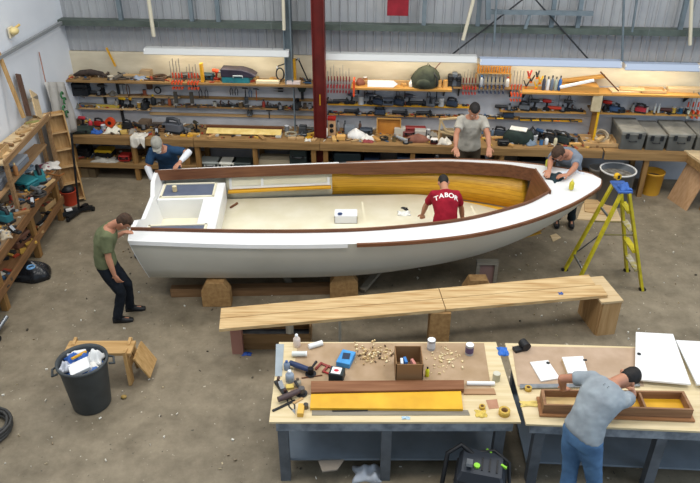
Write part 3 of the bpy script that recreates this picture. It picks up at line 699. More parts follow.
for i,px in enumerate((450,454,458)): put(case(['small black radio case left of the clamp rack','small grey instrument case in the middle left of the clamp rack','small dark case against the red clamps'][i],'case',.1,.14,.2+.04*(i==1),['26282b','5c646e','33363c'][i],name='instrument_case'),px,.14,1.783)
for i,px in enumerate((463,466,469,472,475)): put(clamp('thin red jawed clamp left of the slatted rack','thin red clamps beside the slatted rack',.42+.04*(i%2),'b8342a','8a8478','8a2a20'),px,.26,1.66,R(90))
# slatted orange clamp rack with blue clamps
a=bp(493.5,.12,2.0); t=thing('slatted_rack','orange slatted rack on the wall behind blue handled clamps','rack',a,-WA)
mb=MB(); mb.box((0,0,.16),(.60,.05,.03)).box((0,0,.02),(.60,.05,.02)); mb.obj('rail',orange_ply,t)
for i in range(13): MB().box((-.28+i*.0467,-.005,.09),(.026,.03,.13)).obj('slat',M('orange_slat','c9822f','b06d22',rough=.6,scale=8),t)
MB().box((-.30,0,-.12),(.03,.05,.25)).obj('end_post',orange_ply,t); MB().box((.30,0,-.12),(.03,.05,.25)).obj('end_post',orange_ply,t)
for i,px in enumerate((479,483,487,491,495,499,503)): put(clamp('blue handled bar clamp hanging under the slatted rack','blue clamps under the slatted rack',.36,'31415e','a3a6aa','23344f'),px,.24,1.68,R(90))
put(bottle('white spray bottle at the left end of the slatted rack shelf','d9dde2','2f6cab',.2,.035),481,.16,1.782); put(bottle('white glue bottle at the right end of the slatted rack shelf','e4e4e0','b02a22',.18,.035),507,.14,1.782)
put(clamp('tall orange clamp hanging at right end of slatted rack, behind the gun','orange clamps in the row right of the slatted rack',.5),508,.42,1.60,R(90)) if 0 else None
for i,px in enumerate((511,514,517,520)): put(clamp('tall orange jawed clamp right of the slatted rack','orange clamps in the row right of the slatted rack',.56,'e85a26','a39c90','d04a1e'),px,.40,1.60,R(90))
for i,(px,dz,c,l) in enumerate(((526,0,'26282b','black spring clamp pile lowest left, right of the orange clamps'),(531,.10,'1f2124','black and yellow clamp on top of the pile, left one'),(536,.0,'e0b21c','yellow spring clamp low in the heap of clamps'),(540,.1,'e0b21c','yellow spring clamp high in the heap of clamps'),(529,.2,'b02a22','red spring clamp at the top left of the heap'),(537,.2,'1f2124','black spring clamp at the top right of the heap'))):
    t=thing('spring_clamp',l,'clamp')
    for s in(-1,1): MB().xz([(s*.005,.0),(s*.03,.05),(s*.06,.12),(s*.045,.125),(s*.012,.06),(s*-.004,.02)],-.012,.012).obj('handle',C(c),t); MB().box((s*.012,0,-.0),(.018,.028,.03)).obj('jaw',C('e0701c'),t)
    MB().cyl((0,0,.04),.014,.02,10).obj('spring',steel,t); put(t,px,.2+.02*i,1.80+dz,R(10*i))
for i,(px,c,l) in enumerate(((543,'3b4252','dark blue tin on the shelf right of the yellow clamps'),(547,'c6ccd2','pale grey bottle beside the dark blue tin'),(551,'5c6a7c','slate blue bottle on the shelf, third right of the yellow clamps'),(555,'8f9a92','grey green bottle on the shelf beside the orange box'),(559,'2c5c9a','bright blue bottle at the left end of the orange planks'))): put(bottle(l,c,'26282b',.26-.02*(i%2),.032),px,.25,1.772)
# stack of planks
put(board('wide orange plywood plank lowest in the stack on the right shelf',.66,.28,.10,orange_ply,'plank','plank'),578,.2,1.772,0)
put(board('orange timber plank lying on the wide plywood plank',.75,.1,.05,orange_ply,'plank','plank'),583,.12,1.93,R(0),0,R(-8))
o=board('white painted batten tilted across the orange planks',.58,.05,.04,white_paint,'batten','batten'); put(o,577,.32,1.90,0,0,R(-14))
o=board('brown stick leaning at the right end of the plank stack',.5,.025,.025,mahog,'stick','stick'); put(o,609,.37,1.98,0,0,R(42))
put(board('pale plywood offcut on the right shelf behind the brown stick',.5,.25,.025,ply,'offcut','offcut'),624,.2,1.772,R(4)); put(board('pale plywood offcut lying above another one on the right shelf',.42,.2,.02,pine,'offcut','offcut'),632,.2,1.80,R(-8))
put(tray('shallow tan tray at the right end of the upper shelf',.42,.25,.05),652,.2,1.772)
put(board('long tan timber on the far right of the upper shelf',.6,.15,.07,ply,'timber','timber'),684,.15,1.772)
# ---------- hanging tools and ledge things ----------
hx=[(148,'saw'),(176,None)]
n_=0
def hang(o,px,z,d=.1,ry=0): put(o,px,d,z,0,0,ry); return o
hang(saw('rusty brown hand saw hung left below the upper shelf',None,'4f3324',.35),152,1.68,.1,R(0))
hang(coil('small black cable loop hung at the left below the shelf',.06,3,'1c1d20',.008),158,1.56,.1); bpy.data.objects['coiled_cable'].rotation_euler.x=R(90)
for px,z,h,c,l in((175,1.60,.22,'4d4a44','grey flat bar clamp hanging under the left orange clamps'),(191,1.60,.22,'4d4a44','grey flat bar clamp hanging under the second clamp row')):
    o=MB().box((0,0,-h/2),(.07,.02,h)).obj('steel_plate',C(c,me=.4),None); tag(o,l,'steel plate'); hang(o,px,z,.3)
for px,l in((200,'black handled pliers hanging nearest the left clamps'),(206,'black handled pliers hanging second from the left clamps')): hang(pliers(l),px,1.60)
for px,l in((231,'black pliers hanging below the teal case, left one'),(236,'black pliers hanging below the teal case, right one')): hang(pliers(l,None,'1c1d20',.15),px,1.64)
hang(hammer('black hammer hanging below the cream board',None,'1c1d20',.26),245,1.63)
hang(pliers('blue handled pliers beside the black hammer',None,'31557c',.16),250,1.62); hang(hammer('hammer with brown handle below the cream board',None,'a8602f',.22),256,1.62)
for z,l in((1.63,'upper of two dark knives mounted level below the lamp'),(1.58,'lower of two dark knives mounted level below the lamp')):
    t=thing('putty_knife',l,'knife'); MB().xz([(-.10,0),(0,.014),(.0,-.014)],-.002,.002).obj('blade',steel,t); MB().box((.05,0,0),(.1,.015,.024)).obj('handle',black,t); put(t,278,.08,z)
t=thing('hanging_brush','dark green dustpan brush hanging below the desk lamp','brush'); MB().xz([(-.10,0),(.10,0),(.05,-.11),(-.05,-.11)],-.03,.03).obj('bristle_head',C('26332c'),t); MB().box((0,0,-.18),(.05,.03,.16)).obj('handle',black,t); hang(t,302,1.71,.12)
o=MB().box((0,0,0),(.012,.006,.2)).obj('yellow_tag',yellowp,None); tag(o,'narrow yellow tag on the face of the red column','tag'); o.location=wy(320,100,.68); o.rotation_euler.z=-WA
# small tools on the ledge
for i,(px,k,l) in enumerate(((163,'j','small dark pot on the left end of the narrow ledge'),(154,'b','black and yellow spray bottle below the saw'),(183,'w','grey spanner on the ledge above the grey planer'),(205,'w','black spanner on the ledge above the rolled board'),(225,'p','small black hand plane on the ledge below the teal case'),(233,'p','second small black hand plane on the ledge below the teal case'),(247,'r','black hook upright on the narrow ledge'),(272,'p','black hand plane on the ledge left of centre below the knives'),(280,'g','black grinder on the ledge below the knives'),(290,'w','rusty brown spanner on the ledge right of the black grinder'),(305,'j','brown pot on the ledge near the red column'),(310,'j','grey pot on the ledge next to the red column'))):
    o={'j':lambda:jar(l,['4a4038','7a7c80'][i%2],'26282b'),'b':lambda:bottle(l,'26282b','e0b21c',.2,.05),'w':lambda:fclamp(l,None,.28,'3a3632','6a4a30'),'p':lambda:plane(l),'r':lambda:vise(l),'g':lambda:grinder(l)}[k]()
    put(o,px,.12,1.272,R(90) if k=='p' else R(15)); 
    if k=='r': o.scale=(.5,.5,1.1)
hang(hammer('dark mallet hanging below the ledge',None,'26282b',.16),269,1.2,.06); hang(vise('small dark clamp head on the lowest cleat'),250,1.1,.1).scale=(.6,.6,.6)
# left corner ledges
put(case('black plastic crate hanging in the wall corner under the upper shelf','crate',.32,.19,.24,'1d2024',name='plastic_crate'),82,.14,1.445)
put(grinder('dark power tool lying on the upper left ledge'),94,.12,1.442,R(80)); put(drill('black drill on the upper left ledge beside the dark power tool','3a3d40'),103,.12,1.442,R(75))
for i,(px,L_,c,l) in enumerate(((84,.5,'5a5046','dark brown batten on the low corner ledge'),(96,.6,'8b8578','grey batten on the low corner ledge'),(108,.45,'b39b3c','yellow spirit level on the low corner ledge'))): put(board(l,L_,.03,.05,C(c),['batten','batten','spirit_level'][i],['batten','batten','spirit level'][i]),px,.05+.04*i,1.202,R(-2))
put(drill('yellow cordless drill on the low ledge at the left','e0b21c'),124,.10,1.202,R(75)); put(drill('yellow cordless drill right of its twin on the low ledge at the left','dca51c'),131,.10,1.202,R(60))
hang(pliers('brown handled snips hanging between the left ledges',None,'6a4a30',.2),127,1.66); hang(hammer('small grey hammer hanging between the left ledges',None,'6f7377',.2),122,1.66)
# ledges right of column
its=[(332,'p','black hand plane at the left end of the yellow ledge'),(341,'g','dark grinder on the yellow ledge below the red clamps'),(352,'d','black drill on the yellow ledge left of the white tin'),(361,'c','silver tin on the yellow ledge below the pointed board'),(370,'d','upright black drill on the yellow ledge below the pointed board'),(378,'s','dark blue sander on the yellow ledge'),(388,'x','grey tool case on the yellow ledge, widest there'),(399,'s','black sander on the yellow ledge below the small white bottle'),(409,'d','slate drill on the yellow ledge under the backpack left side'),(418,'g','black grinder on the yellow ledge under the backpack'),(431,'v','grey vise on the yellow ledge below the tan jars'),(441,'c','pale tin on the yellow ledge below the tan jars'),(452,'s','dark blue sander at the right end of the yellow ledge')]
for px,k,l in its:
    o={'p':lambda:plane(l),'g':lambda:grinder(l,'26282b','3a3d40'),'d':lambda:drill(l,'3d4450','1b1c1f'),'c':lambda:can(l,'c6c8c6'),'s':lambda:sander(l,'2f3b4d'),'x':lambda:case(l,'tool case',.2,.14,.12,'565e6a'),'v':lambda:vise(l,'565a60')}[k]()
    put(o,px,.14,1.392,R(90 if k in'pg' else 70 if k!='x' and k!='c' else 0)); o.scale=(.9,.9,.9) if k=='v' else (1,1,1)
for i,px in enumerate((366,375,398,405,429,437)):
    o=[pliers,hammer][i%2]('x',None,['1c1d20','26282b'][i%2],.17); o['label']=['black pliers hung below the left half of the white board','black hammer hung below the white board','black pliers hung below the small white bottle','dark hammer hung left of the backpack','black pliers hung under the backpack','dark hammer hung below the two tan jars'][i]; hang(o,px,1.66,.08)
for i,(px,k,l) in enumerate(((336,'w','dark clamp on the lower ledge near the red column'),(352,'g','black grinder on the lower ledge above the white bags'),(364,'w','black clamp on the lower ledge left of the orange crate'),(380,'s','dark sander behind the top of the orange crate'),(400,'g','black grinder right of the orange crate top'),(412,'w','black clamp on the lower ledge left of the pale frame'),(424,'g','black grinder above the pale wooden frame'),(436,'w','dark clamp above the pale wooden frame'),(492,'w','yellow handled clamp right of the standing man'),(508,'s','dark sander on the lower ledge above the green bag'))):
    o={'w':lambda:fclamp(l,None,.3,'1c1d20',['b06a2a','e0b21c'][i>7]),'g':lambda:grinder(l,'26282b','3a3d40'),'s':lambda:sander(l,'2f3b4d')}[k](); put(o,px,.12,1.192,R(85) if k!='w' else 0)
# right ledges
for i,(px,k,l) in enumerate(((503,'g','black grinder at left end of the orange ledge'),(513,'coil','black ring coil below the tall orange clamps'),(524,'s','grey sander on the orange ledge'),(534,'d','black drill on the orange ledge left of the red one'),(546,'dr','red drill on the orange ledge above the bow man'),(556,'do','orange red grinder on the orange ledge above the bow man'),(567,'d','dark drill on the orange ledge right of the orange grinder'),(576,'p','hand plane at the right end of the orange ledge'))):
    o={'g':lambda:grinder(l,'26282b'),'coil':lambda:coil(l,.07,3,'1c1d20',.008),'s':lambda:sander(l,'6e7276'),'d':lambda:drill(l,'3a3d40'),'dr':lambda:drill(l,'b02a22'),'do':lambda:grinder(l,'d8452a'),'p':lambda:plane(l)}[k](); put(o,px,.14,1.352,R(75))
for i,px in enumerate((523,531,560,570)): hang([wrench,pliers][i%2](['grey spanner hung left over the orange ledge','black pliers hung over the orange ledge','grey spanner hung over the right half of the orange ledge','black pliers hung at the right over the orange ledge'][i]),px,1.64,.08)
for i,(px,c,l) in enumerate(((527,'e0b21c','yellow handled clamp on the lowest yellow ledge'),(548,'e07a1c','orange handled clamp on the lowest yellow ledge'),(566,'26282b','black handled clamp on the lowest yellow ledge'))): put(fclamp(l,None,.32,'3a3632',c),px,.12,1.172)
for i,(px,k,c,l) in enumerate(((604,'b','1c1d20','black bottle at the left end of the crate ledge'),(606,'d','b02a22','red drill at the left end of the crate ledge'),(614,'s','3d5a80','blue grey sander on the crate ledge'),(620,'x','2d3a4a','small navy tool case on the crate ledge'),(640,'s','b5323c','red sander on the crate ledge'),(673,'c','d8b24a','yellow tin on the crate ledge'),(680,'c','2d5c7f','blue tin on the crate ledge beside the yellow tin'),(686,'c','3a3d40','dark tin on the crate ledge'))):
    o={'b':lambda:bottle(l,c,'26282b',.14,.035),'d':lambda:drill(l,c),'s':lambda:sander(l,c),'x':lambda:case(l,'tool case',.16,.12,.08,c),'c':lambda:can(l,c,h=.11,r=.04)}[k](); put(o,px,.15,1.362,R(70) if k in'ds' else 0)
for i,px in enumerate((654,658)): put(bottle(['clear pale glass bottle on the crate ledge, left one','clear pale glass bottle on the crate ledge, right one'][i],'c9ccc6','d8d8d4',.17,.02),px,.15,1.362)
for i,px in enumerate((687,692,697)): put(clamp('long orange jawed clamp hung at the far right of the crate ledge','long clamps at the far right of the crate ledge',.5,['c9cdb8','e0532a','e0532a'][i]),px,.24,1.30,R(90))
t=thing('speaker_box','cream wooden speaker box with dark side beside the orange upright','speaker')
MB().box((0,0,.15),(.17,.18,.30)).obj('cabinet',C('c4b594','b3a483',.7),t,bevel=.006); MB().box((.09,0,.15),(.012,.17,.29)).obj('front_grille',dark,t); put(t,595,.3,1.44,R(-10))
a=bp(595,.3,1.42)
o=MB().box((0,0,-.01),(.2,.32,.02)).obj('bracket_shelf',bench_wood,None); tag(o,'small bracket shelf beneath the cream speaker box','shelf'); put(o,595,.2,1.438)
# ---------- things on the back bench ----------
Zb=.882
put(case('dark green flat tool case at the left end of the back bench','tool case',.42,.24,.09,'2c3a34'),82,.6,Zb,R(4)); put(rag('white plastic bag at the very left end of the back bench',.18,.2,.12,C('c9ccd0',r=.5),12,'plastic_bag','bag'),69,.6,Zb)
put(rag('bright blue cloth bundle on the bench at left',.2,.16,.1,C('2f5ca8',r=.8),13,'cloth_bundle','cloth'),97,.62,Zb)
put(drill('red drill lying at the back of the left bench','b5323c'),84,.35,Zb,R(80)); put(bottle('red handled tube lying upright beside the red drill','c93a4a','e8b23a',.14,.04),91,.3,Zb)
put(sander('red sander on the bench left of the orange strapping spool','b02a22'),100,.3,Zb,R(80))
t=thing('tape_spool','orange and black reel standing at the back of the left bench','reel'); MB().tube([(0,-.04,.09),(0,.04,.09)],[.09,.09],18).obj('reel',orangep,t); MB().tube([(0,-.05,.09),(0,.05,.09)],[.035,.035],12).obj('hub',black,t); put(t,111,.3,Zb)
put(rag('crumpled white paper towels on the left bench',.32,.22,.1,C('dcd6c4',r=.8),15,'paper_towel','paper towel'),113,.55,Zb); put(cbox('small yellow box at the front of the left bench',.12,.1,.05,'c9a85a'),124,.62,Zb,R(20))
put(sander('black planer on the left bench right of the white towels','26282b'),128,.35,Zb,R(80)); put(grinder('black grinder behind the draped white rag','26282b'),140,.35,Zb,R(60))
# draped rag over the bench edge
a=bp(139,.80,Zb)
mb=MB();vs=[];fs=[];n1,n2=16,16
for i in range(n1+1):
    for j in range(n2+1):
        u=i/n1;v=j/n2; wv=.008+.016*abs(math.sin(u*9+1)+.4*math.sin(u*23))
        if v<.45: p=(-.14+.28*u+.02*math.sin(9*v),.18-.4*v*.45/.45*1.0,.012+.01*math.sin(u*14+v*9)+.01)
        else:
            q=(v-.45)/.55; p=(-.14+.28*u+.03*q*math.sin(4*u),-.02-wv*(.4+q),.012-q*(.15+.05*math.sin(u*8)))
        vs.append(p)
for i in range(n1):
    for j in range(n2): k=i*(n2+1)+j; fs.append((k,k+n2+1,k+n2+2,k+1))
o=mb.add(vs,fs,True).obj('draped_rag',cloth_w,None,fixn=False); o.modifiers.new('t','SOLIDIFY').thickness=.006; tag(o,'white rag draped over the front edge of the left bench','rag'); o.location=bp(138,.82,Zb); o.rotation_euler.z=-WA
put(coil('brown rope heap on the bench above the man in blue',.1,4,'7a5a3a',.014,'rope_coil','rope'),165,.4,Zb)
put(sander('large grey belt sander on the bench right of the rope heap','5c6068','3a3d42',s=1.7),175,.5,Zb,R(75)); put(grinder('grey grinder right of the large belt sander','6f7276'),186,.45,Zb,R(50)); put(drill('dark drill just left of the mahogany boards','3d3a2c'),197,.45,Zb,R(40))
for i,(px,l) in enumerate(((183,'small offcut of yellow wood before the grey grinder'),(190,'second small offcut of wood before the grey grinder'))): put(board(l,.1,.05,.03,yellow_wood,'offcut','offcut'),px,.68,Zb,R(30*i))
o=board('long brown mahogany board standing at the back of the middle bench',1.45,.03,.11,mahog,'mahogany_board','board'); put(o,245,.36,Zb)
o=board('long pale varnished board leaning before the brown mahogany board',1.4,.16,.02,C('e8cf8a','d8b96c',.3),'varnished_board','board'); put(o,244,.52,Zb+.05,0,R(18))
for i,px in enumerate((217,279)): put(board(['white support block under the left part of the pale board','white support block under the right part of the pale board'][i],.1,.2,.035,C('b9b6ac'),'support_batten','batten'),px,.55,Zb)
put(vise('grey bench vise right of the pale board'),303,.45,Zb); put(coil('pale tangle of string on the bench beside the vise',.1,4,'b0a890',.008,'string_tangle','string'),291,.5,Zb)
for i,(px,d,l) in enumerate(((292,.66,'tan wood shavings offcut nearest the pale board end'),(300,.64,'tan wood offcut in front of the bench vise'),(309,.62,'yellow wood offcut left of the red column'),(314,.7,'tan square offcut at the right corner of the middle bench'))): put(board(l,.14,.08,.03,[pine,yellow_wood][i==2],'offcut','offcut'),px,d,Zb,R(25*i))
put(rag('crumpled pale rag at front edge of the bench by the red column',.12,.1,.05,cloth_w,31),308,.72,Zb)
put(bottle('white glue bottle with orange nozzle beside the red column','e8e4da','e07a1c',.22,.035),326,.5,Zb)
t=thing('spool_stand','red topped black machine with round dials right of the glue bottle','machine'); MB().box((0,0,.15),(.14,.14,.3)).obj('housing',C('c9a37a'),t,bevel=.01); MB().box((0,0,.32),(.15,.15,.04)).obj('top',redp,t)
for z in(.1,.2): MB().tube([(0,-.07,z),(0,-.085,z)],[.04,.035],14).obj('dial',black,t)
put(t,332,.4,Zb); put(cbox('small tan box at the front of the bench below the dials',.16,.12,.07,'d8a860'),341,.62,Zb)
put(blob('white plastic bag heaped at the bench by the orange crate','plastic_bag','bag',.34,.26,.16,C('dcdad6',r=.4),8),356,.5,Zb); put(rag('flattened white bag right of the heaped white bag',.26,.2,.1,C('d8d4cc',r=.5),19,'plastic_bag','bag'),367,.56,Zb); put(rag('dull red cloth lying in front of the white bags',.2,.12,.05,C('8a3f40',r=.9),21,'red_cloth','cloth'),368,.70,Zb)
for i,px in enumerate((338,345,360)): put(bottle(['grey bottle behind the left of the white bags','dark grey bottle behind the white bags','brown bottle behind the white bags'][i],['8a8d90','4a4d50','5a4030'][i],'26282b',.2,.03),px,.2,Zb)
# orange shallow crate on edge
t=thing('orange_tray','orange wooden tray standing on edge at the back of the bench','tray')
MB().box((0,.02,.15),(.43,.01,.3)).obj('panel',M('burnt_orange_board','b8792a','a2671f',rough=.5,scale=5),t)
for s in(-1,1): MB().box((s*.215,-.01,.15),(.02,.07,.3)).obj('side',orange_ply,t); MB().box((0,-.01,.15+s*.15),(.45,.07,.02)).obj('rim',orange_ply,t)
put(t,388.5,.34,Zb,0,R(-12))
put(coil('small coil of dark cable in front of the orange tray',.07,4,'2b2a26',.009),384,.58,Zb); put(jar('round dark jar in front of the orange tray','33362c','b5a24a'),388,.6,Zb) if 0 else None
put(case('long red toolbox at the back right of the orange tray','toolbox',.4,.12,.14,'8c2e2a',name='toolbox'),415,.25,Zb+.0); put(cbox('grey box of small parts left of the pale wooden frame',.2,.16,.14,'b5b0a6',g=None),420,.42,Zb)
put(blob('brown leather tool bag on the bench right of the orange tray','tool_bag','tool bag',.42,.2,.13,C('8a5a48','74483a',.8),14),417,.6,Zb); put(grinder('steel router lying at the right of the orange tray','9aa0a4','c6c8ca'),402,.65,Zb,R(40)); put(bottle('blue capped white tube before the brown tool bag','dcdcd8','2f6cab',.1,.03),405,.66,Zb) if 0 else None
# pale triangular frame
t=thing('wooden_jig','pale triangular wooden frame standing on the bench left of the standing man','frame')
pf=C('cdb489','bfa377',.7)
for a_,b_ in(((-.0,0,.02),(.02,0,.42)),((.02,0,.42),(.14,0,.2)),((.14,0,.2),(.42,0,.16)),((0,0,.2),(.42,0,.1)),((.0,0,.42),(.5,.05,.46))): MB().beam(a_,b_,.03,.035,up=(0,1,0)).obj('rail',pf,t)
put(t,438,.60,Zb)
put(rag('heap of white rags at the foot of the pale frame',.26,.2,.12,C('ddd6c8',r=.9),25),444,.66,Zb); put(case('small dark red box with white top hanging at the bench front','box',.14,.1,.1,'6a2428','e6e2dc',name='small_box'),434,.70,Zb)
put(bottle('small white bottle left of the pale frame','dcd8ce','26282b',.14,.03),428,.6,Zb)
# green bag right of man
t=thing('holdall_bag','dark green holdall bag with pale papers on top, between the two men','bag')
MB().loft([[(q*.27*math.cos(a),q*.15*math.sin(a),z) for a in [2*PI*i/20 for i in range(20)]] for q,z in((.95,0),(1.05,.06),(1.0,.14),(.8,.21),(.3,.25))]).obj('body',M('bottle_green_canvas','24332d','18231f',rough=.8,scale=9,bump=.3),t)
MB().box((-.02,-.02,.25),(.3,.14,.015),rz=R(-20),rx=R(8)).obj('paper_stack',paper,t); MB().tube([(.15,0,.15),(.24,0,.28),(.3,0,.2),(.28,0,.06)],.03,8).obj('strap',black,t)
put(t,518,.5,Zb); put(case('black box hanging below the bench edge right of the standing man','box',.2,.12,.1,'1c1d20',name='black_box'),503,.68,Zb)
for i,(px,d,k,c,l) in enumerate(((534,.5,'c','c6c8ca','steel tin right of the green holdall'),(539,.4,'d','2d4a6a','blue drill right of the green holdall'),(546,.6,'b','dcdcd8','white bottle behind the bow man, on the bench'),(550,.45,'s','2b2d30','black sander on the bench behind the bow man'),(557,.45,'d','26282b','black drill on the bench behind the bow man'),(563,.5,'s','2f3b3a','dark green sander on the bench behind the bow man'),(570,.4,'g','3a3d40','black grinder at the bench below the orange upright'),(528,.3,'j','b06a3a','orange jar at the back behind the green holdall'),(541,.62,'j','3a6a9a','blue pot on the bench front behind the bow man'))):
    o={'c':lambda:can(l,c),'d':lambda:drill(l,c),'b':lambda:bottle(l,c,'26282b',.15,.035),'s':lambda:sander(l,c,s=1.25),'g':lambda:grinder(l,c),'j':lambda:jar(l,c)}[k](); put(o,px,d,Zb,R(50))
put(tray('open pine tray on the bench right of the orange upright',.62,.45,.07),598,.45,Zb,R(2)); put(coil('pale coil of webbing against the wall behind the pine tray',.12,5,'b5a58a',.02,'webbing_coil','webbing'),600,.28,Zb+.02,0,R(35))
# grey equipment crates
cm=M('grey_crate_plastic','62635f','51524f',rough=.55,scale=4)
def crate(pa,pb,dep,h,label,dd=.0,lid='86847c'):
    za=.882; a,b=sx(pa,.74,za),sx(pb,.74,za); w_=b-a-.012; t=thing('equipment_crate',label,'equipment crate',B((a+b)/2,.76-dep/2,za),-WA)
    MB().loft([[(i*q*w_/2,j*q*dep/2,z) for i,j in((-1,-1),(1,-1),(1,1),(-1,1))] for q,z in((.93,0),(.98,h*.8))],smooth=False).obj('body',cm,t,bevel=.008)
    MB().box((0,0,h*.9),(w_,dep,h*.2)).obj('lid',M('crate_lid_'+lid,lid,'6c6a63',rough=.7,scale=5),t,bevel=.01)
    for x in(-.25,.25): MB().box((x*w_,-dep/2-.01,h*.78),(.05,.025,.09)).obj('latch',dark,t)
    MB().tube([(-.06,-dep/2,h*.5),(-.06,-dep/2-.03,h*.5),(.06,-dep/2-.03,h*.5),(.06,-dep/2,h*.5)],.009,6).obj('handle',dark,t); return t
crate(624,641,.70,.30,'grey equipment crate nearest the pine tray, deepest of the row') if 0 else None
crate(618,643,.70,.34,'grey equipment crate at the left end of the row, beside the pine tray')
crate(644,664,.70,.30,'grey equipment crate second from the left in the row',lid='7b7a74')
crate(665,692,.70,.32,'grey equipment crate third from the left in the row',lid='8a877e')
crate(693,716,.70,.32,'grey equipment crate cut by the right edge of the photograph',lid='75736c')
# ---------- below benches ----------
def under(o,px,d,z,rz=0): return put(o,px,d,z,rz)
under(case('yellow topped tool case under the left bench','tool case',.34,.25,.16,'1c1d20','c9a41c'),106,.45,.34); under(case('black tool case under the left bench near its left leg','tool case',.3,.25,.2,'1d1f22'),84,.45,.34); under(rag('pale folded bag under the left bench',.5,.25,.08,C('a8a49a',r=.7),41,'folded_sack','sack'),106,.66,.34); under(case('red tool box at right on the lower shelf of the left bench','toolbox',.22,.2,.12,'a82a24',name='toolbox'),126,.6,.34)
under(cbox('tan carton on the floor under the left bench',.3,.22,.18,'7c6a4e'),84,.62,0); under(cbox('dim brown carton on the floor beneath the left bench, right one',.22,.2,.17,'6a5a42'),93,.62,0)
under(case('black case under the left bench behind the man in blue','tool case',.4,.3,.22,'16181b'),160,.5,.34)
for i,(px,w_,c,l) in enumerate(((212,.42,'b3b3ae','pale grey oval case under the middle bench, leftmost'),(228,.36,'d0cfc2','cream tub under the middle bench beside the grey case'),(243,.40,'4a5454','dark green grey case under the middle bench'))): under(case(l,'tool case',w_,.3,.16,c,lidc=['9aa09c','e0dfd2','3a4442'][i]),px,.55,.22)
under(cbox('wide pale carton under the middle bench, left of the dark cabinet',.62,.3,.24,'a89c84'),277,.55,.22); under(case('green black cabinet under the bench left of the red column','cabinet',.32,.4,.55,'1f2a2b',name='tool_cabinet'),300,.55,.22)
under(case('large blue black machine case under the bench right of the red column','machine case',.5,.4,.42,'18292f',name='machine_case'),348,.52,.22); under(case('dark blue case beside the large machine case under the bench','tool case',.3,.35,.3,'1c2c44'),372,.5,.22)
under(case('navy long case under the bench behind the pale frame','tool case',.7,.35,.35,'22344c'),415,.5,.22); under(case('black case under the bench behind the standing man','tool case',.5,.35,.35,'17191c'),470,.5,.22); under(case('black case under the bench right of the standing man','tool case',.5,.35,.35,'141618'),530,.5,.22)
# ---------- left wall area ----------
XL=lambda Y:-4.86+(10.68-Y)*.055
def lbench(Ya,Yb,legsY,z,label,nm_='workbench'):
    t=thing(nm_,label,'workbench',(0,0,0)); a=(XL(Ya),Ya);b=(XL(Yb),Yb)
    def P(Y,off): return (XL(Y)-off,Y)
    def slab(o0,o1,z0,z1):
        return MB().prism([P(Ya,o0),P(Yb,o0),P(Yb,o1),P(Ya,o1)],z0,z1)
    tw=wood('worn_bench_top','8a7258','6c563e','y'); bw=wood('brown_bench_timber','8c6744','6c4c30','y')
    slab(.02,.47,z-.035,z).obj('bench_top',tw,t); slab(0,.03,z-.14,z-.0).obj('front_rail',bw,t); slab(.03,.44,.30,.33).obj('lower_shelf',bw,t); slab(.02,.05,.28,.40).obj('lower_rail',bw,t)
    for Y in legsY:
        for off in(.09,.42): MB().box((XL(Y)-off,Y,(z-.036)/2),(.09,.10,z-.036)).obj('leg',bench_wood_z,t,bevel=.003)
    return t
lbench(10.66,6.9,(10.55,9.35,7.95),.87,'long worn workbench along the left wall, covered in tools')
def lp(px,py,z,o,rz=0): p=onz(px,py,z); o.location=p; o.rotation_euler.z=rz; return o
z0=.872
lp(27,186,z0,case('large teal power tool case lying on the left wall bench','tool case',.34,.3,.13,'23666e',lidc='2d7f86'),R(-20)); lp(41,181,z0,sander('teal sander on the left wall bench beside the teal case','2d7f86',s=1.5),R(30)); lp(12,190,z0,drill('teal cordless drill on the left wall bench near its left end'),R(60))
lp(28,171,z0,coil('blue grey hose coil behind the teal case on the left wall bench',.1,4,'8ea3b4',.016,'hose_coil','hose'),0)
lp(38,168,z0,rag('purple cloth spread on the far end of the left wall bench',.5,.22,.06,C('7d3a4c','6a2f40',.9),51,'purple_cloth','cloth'),R(25))
lp(50,166,z0,rag('crumpled white papers on the far end of the left wall bench',.3,.35,.06,C('d8d4cc',r=.8),52,'crumpled_paper','paper'),R(25))
lp(9,209,z0,board('white sheet of paper lying on the left wall bench',.26,.2,.004,paper,'paper_sheet','paper'),R(10)); lp(5,222,z0,sander('teal and black sander at the near end of the left wall bench','2d6f78',s=1.4),R(70)); lp(24,203,z0,fclamp('black clamp lying on the left wall bench beside the paper',None,.3),R(60)); lp(33,204,z0,plane('black hand plane near the front edge of the left wall bench'),R(20)); lp(46,187,z0,board('tan batten along the front edge of the left wall bench',.5,.05,.03,pine,'batten','batten'),R(80)); lp(18,180,z0,bottle('blue bottle standing on the left wall bench','2f5ca8','e8e8e6',.16,.035),0)
lp(46,205,.332,tray('open pale tray on the lower shelf of the left wall bench',.5,.3,.1,m=pine),R(80)); lp(30,224,.332,cbox('dark carton on the lower shelf of the left wall bench',.3,.25,.2,'54483a'),R(80)); lp(18,243,.332,case('brown case on the lower shelf near the left edge of the photo','tool case',.35,.3,.18,'6d4a3a'),R(75))
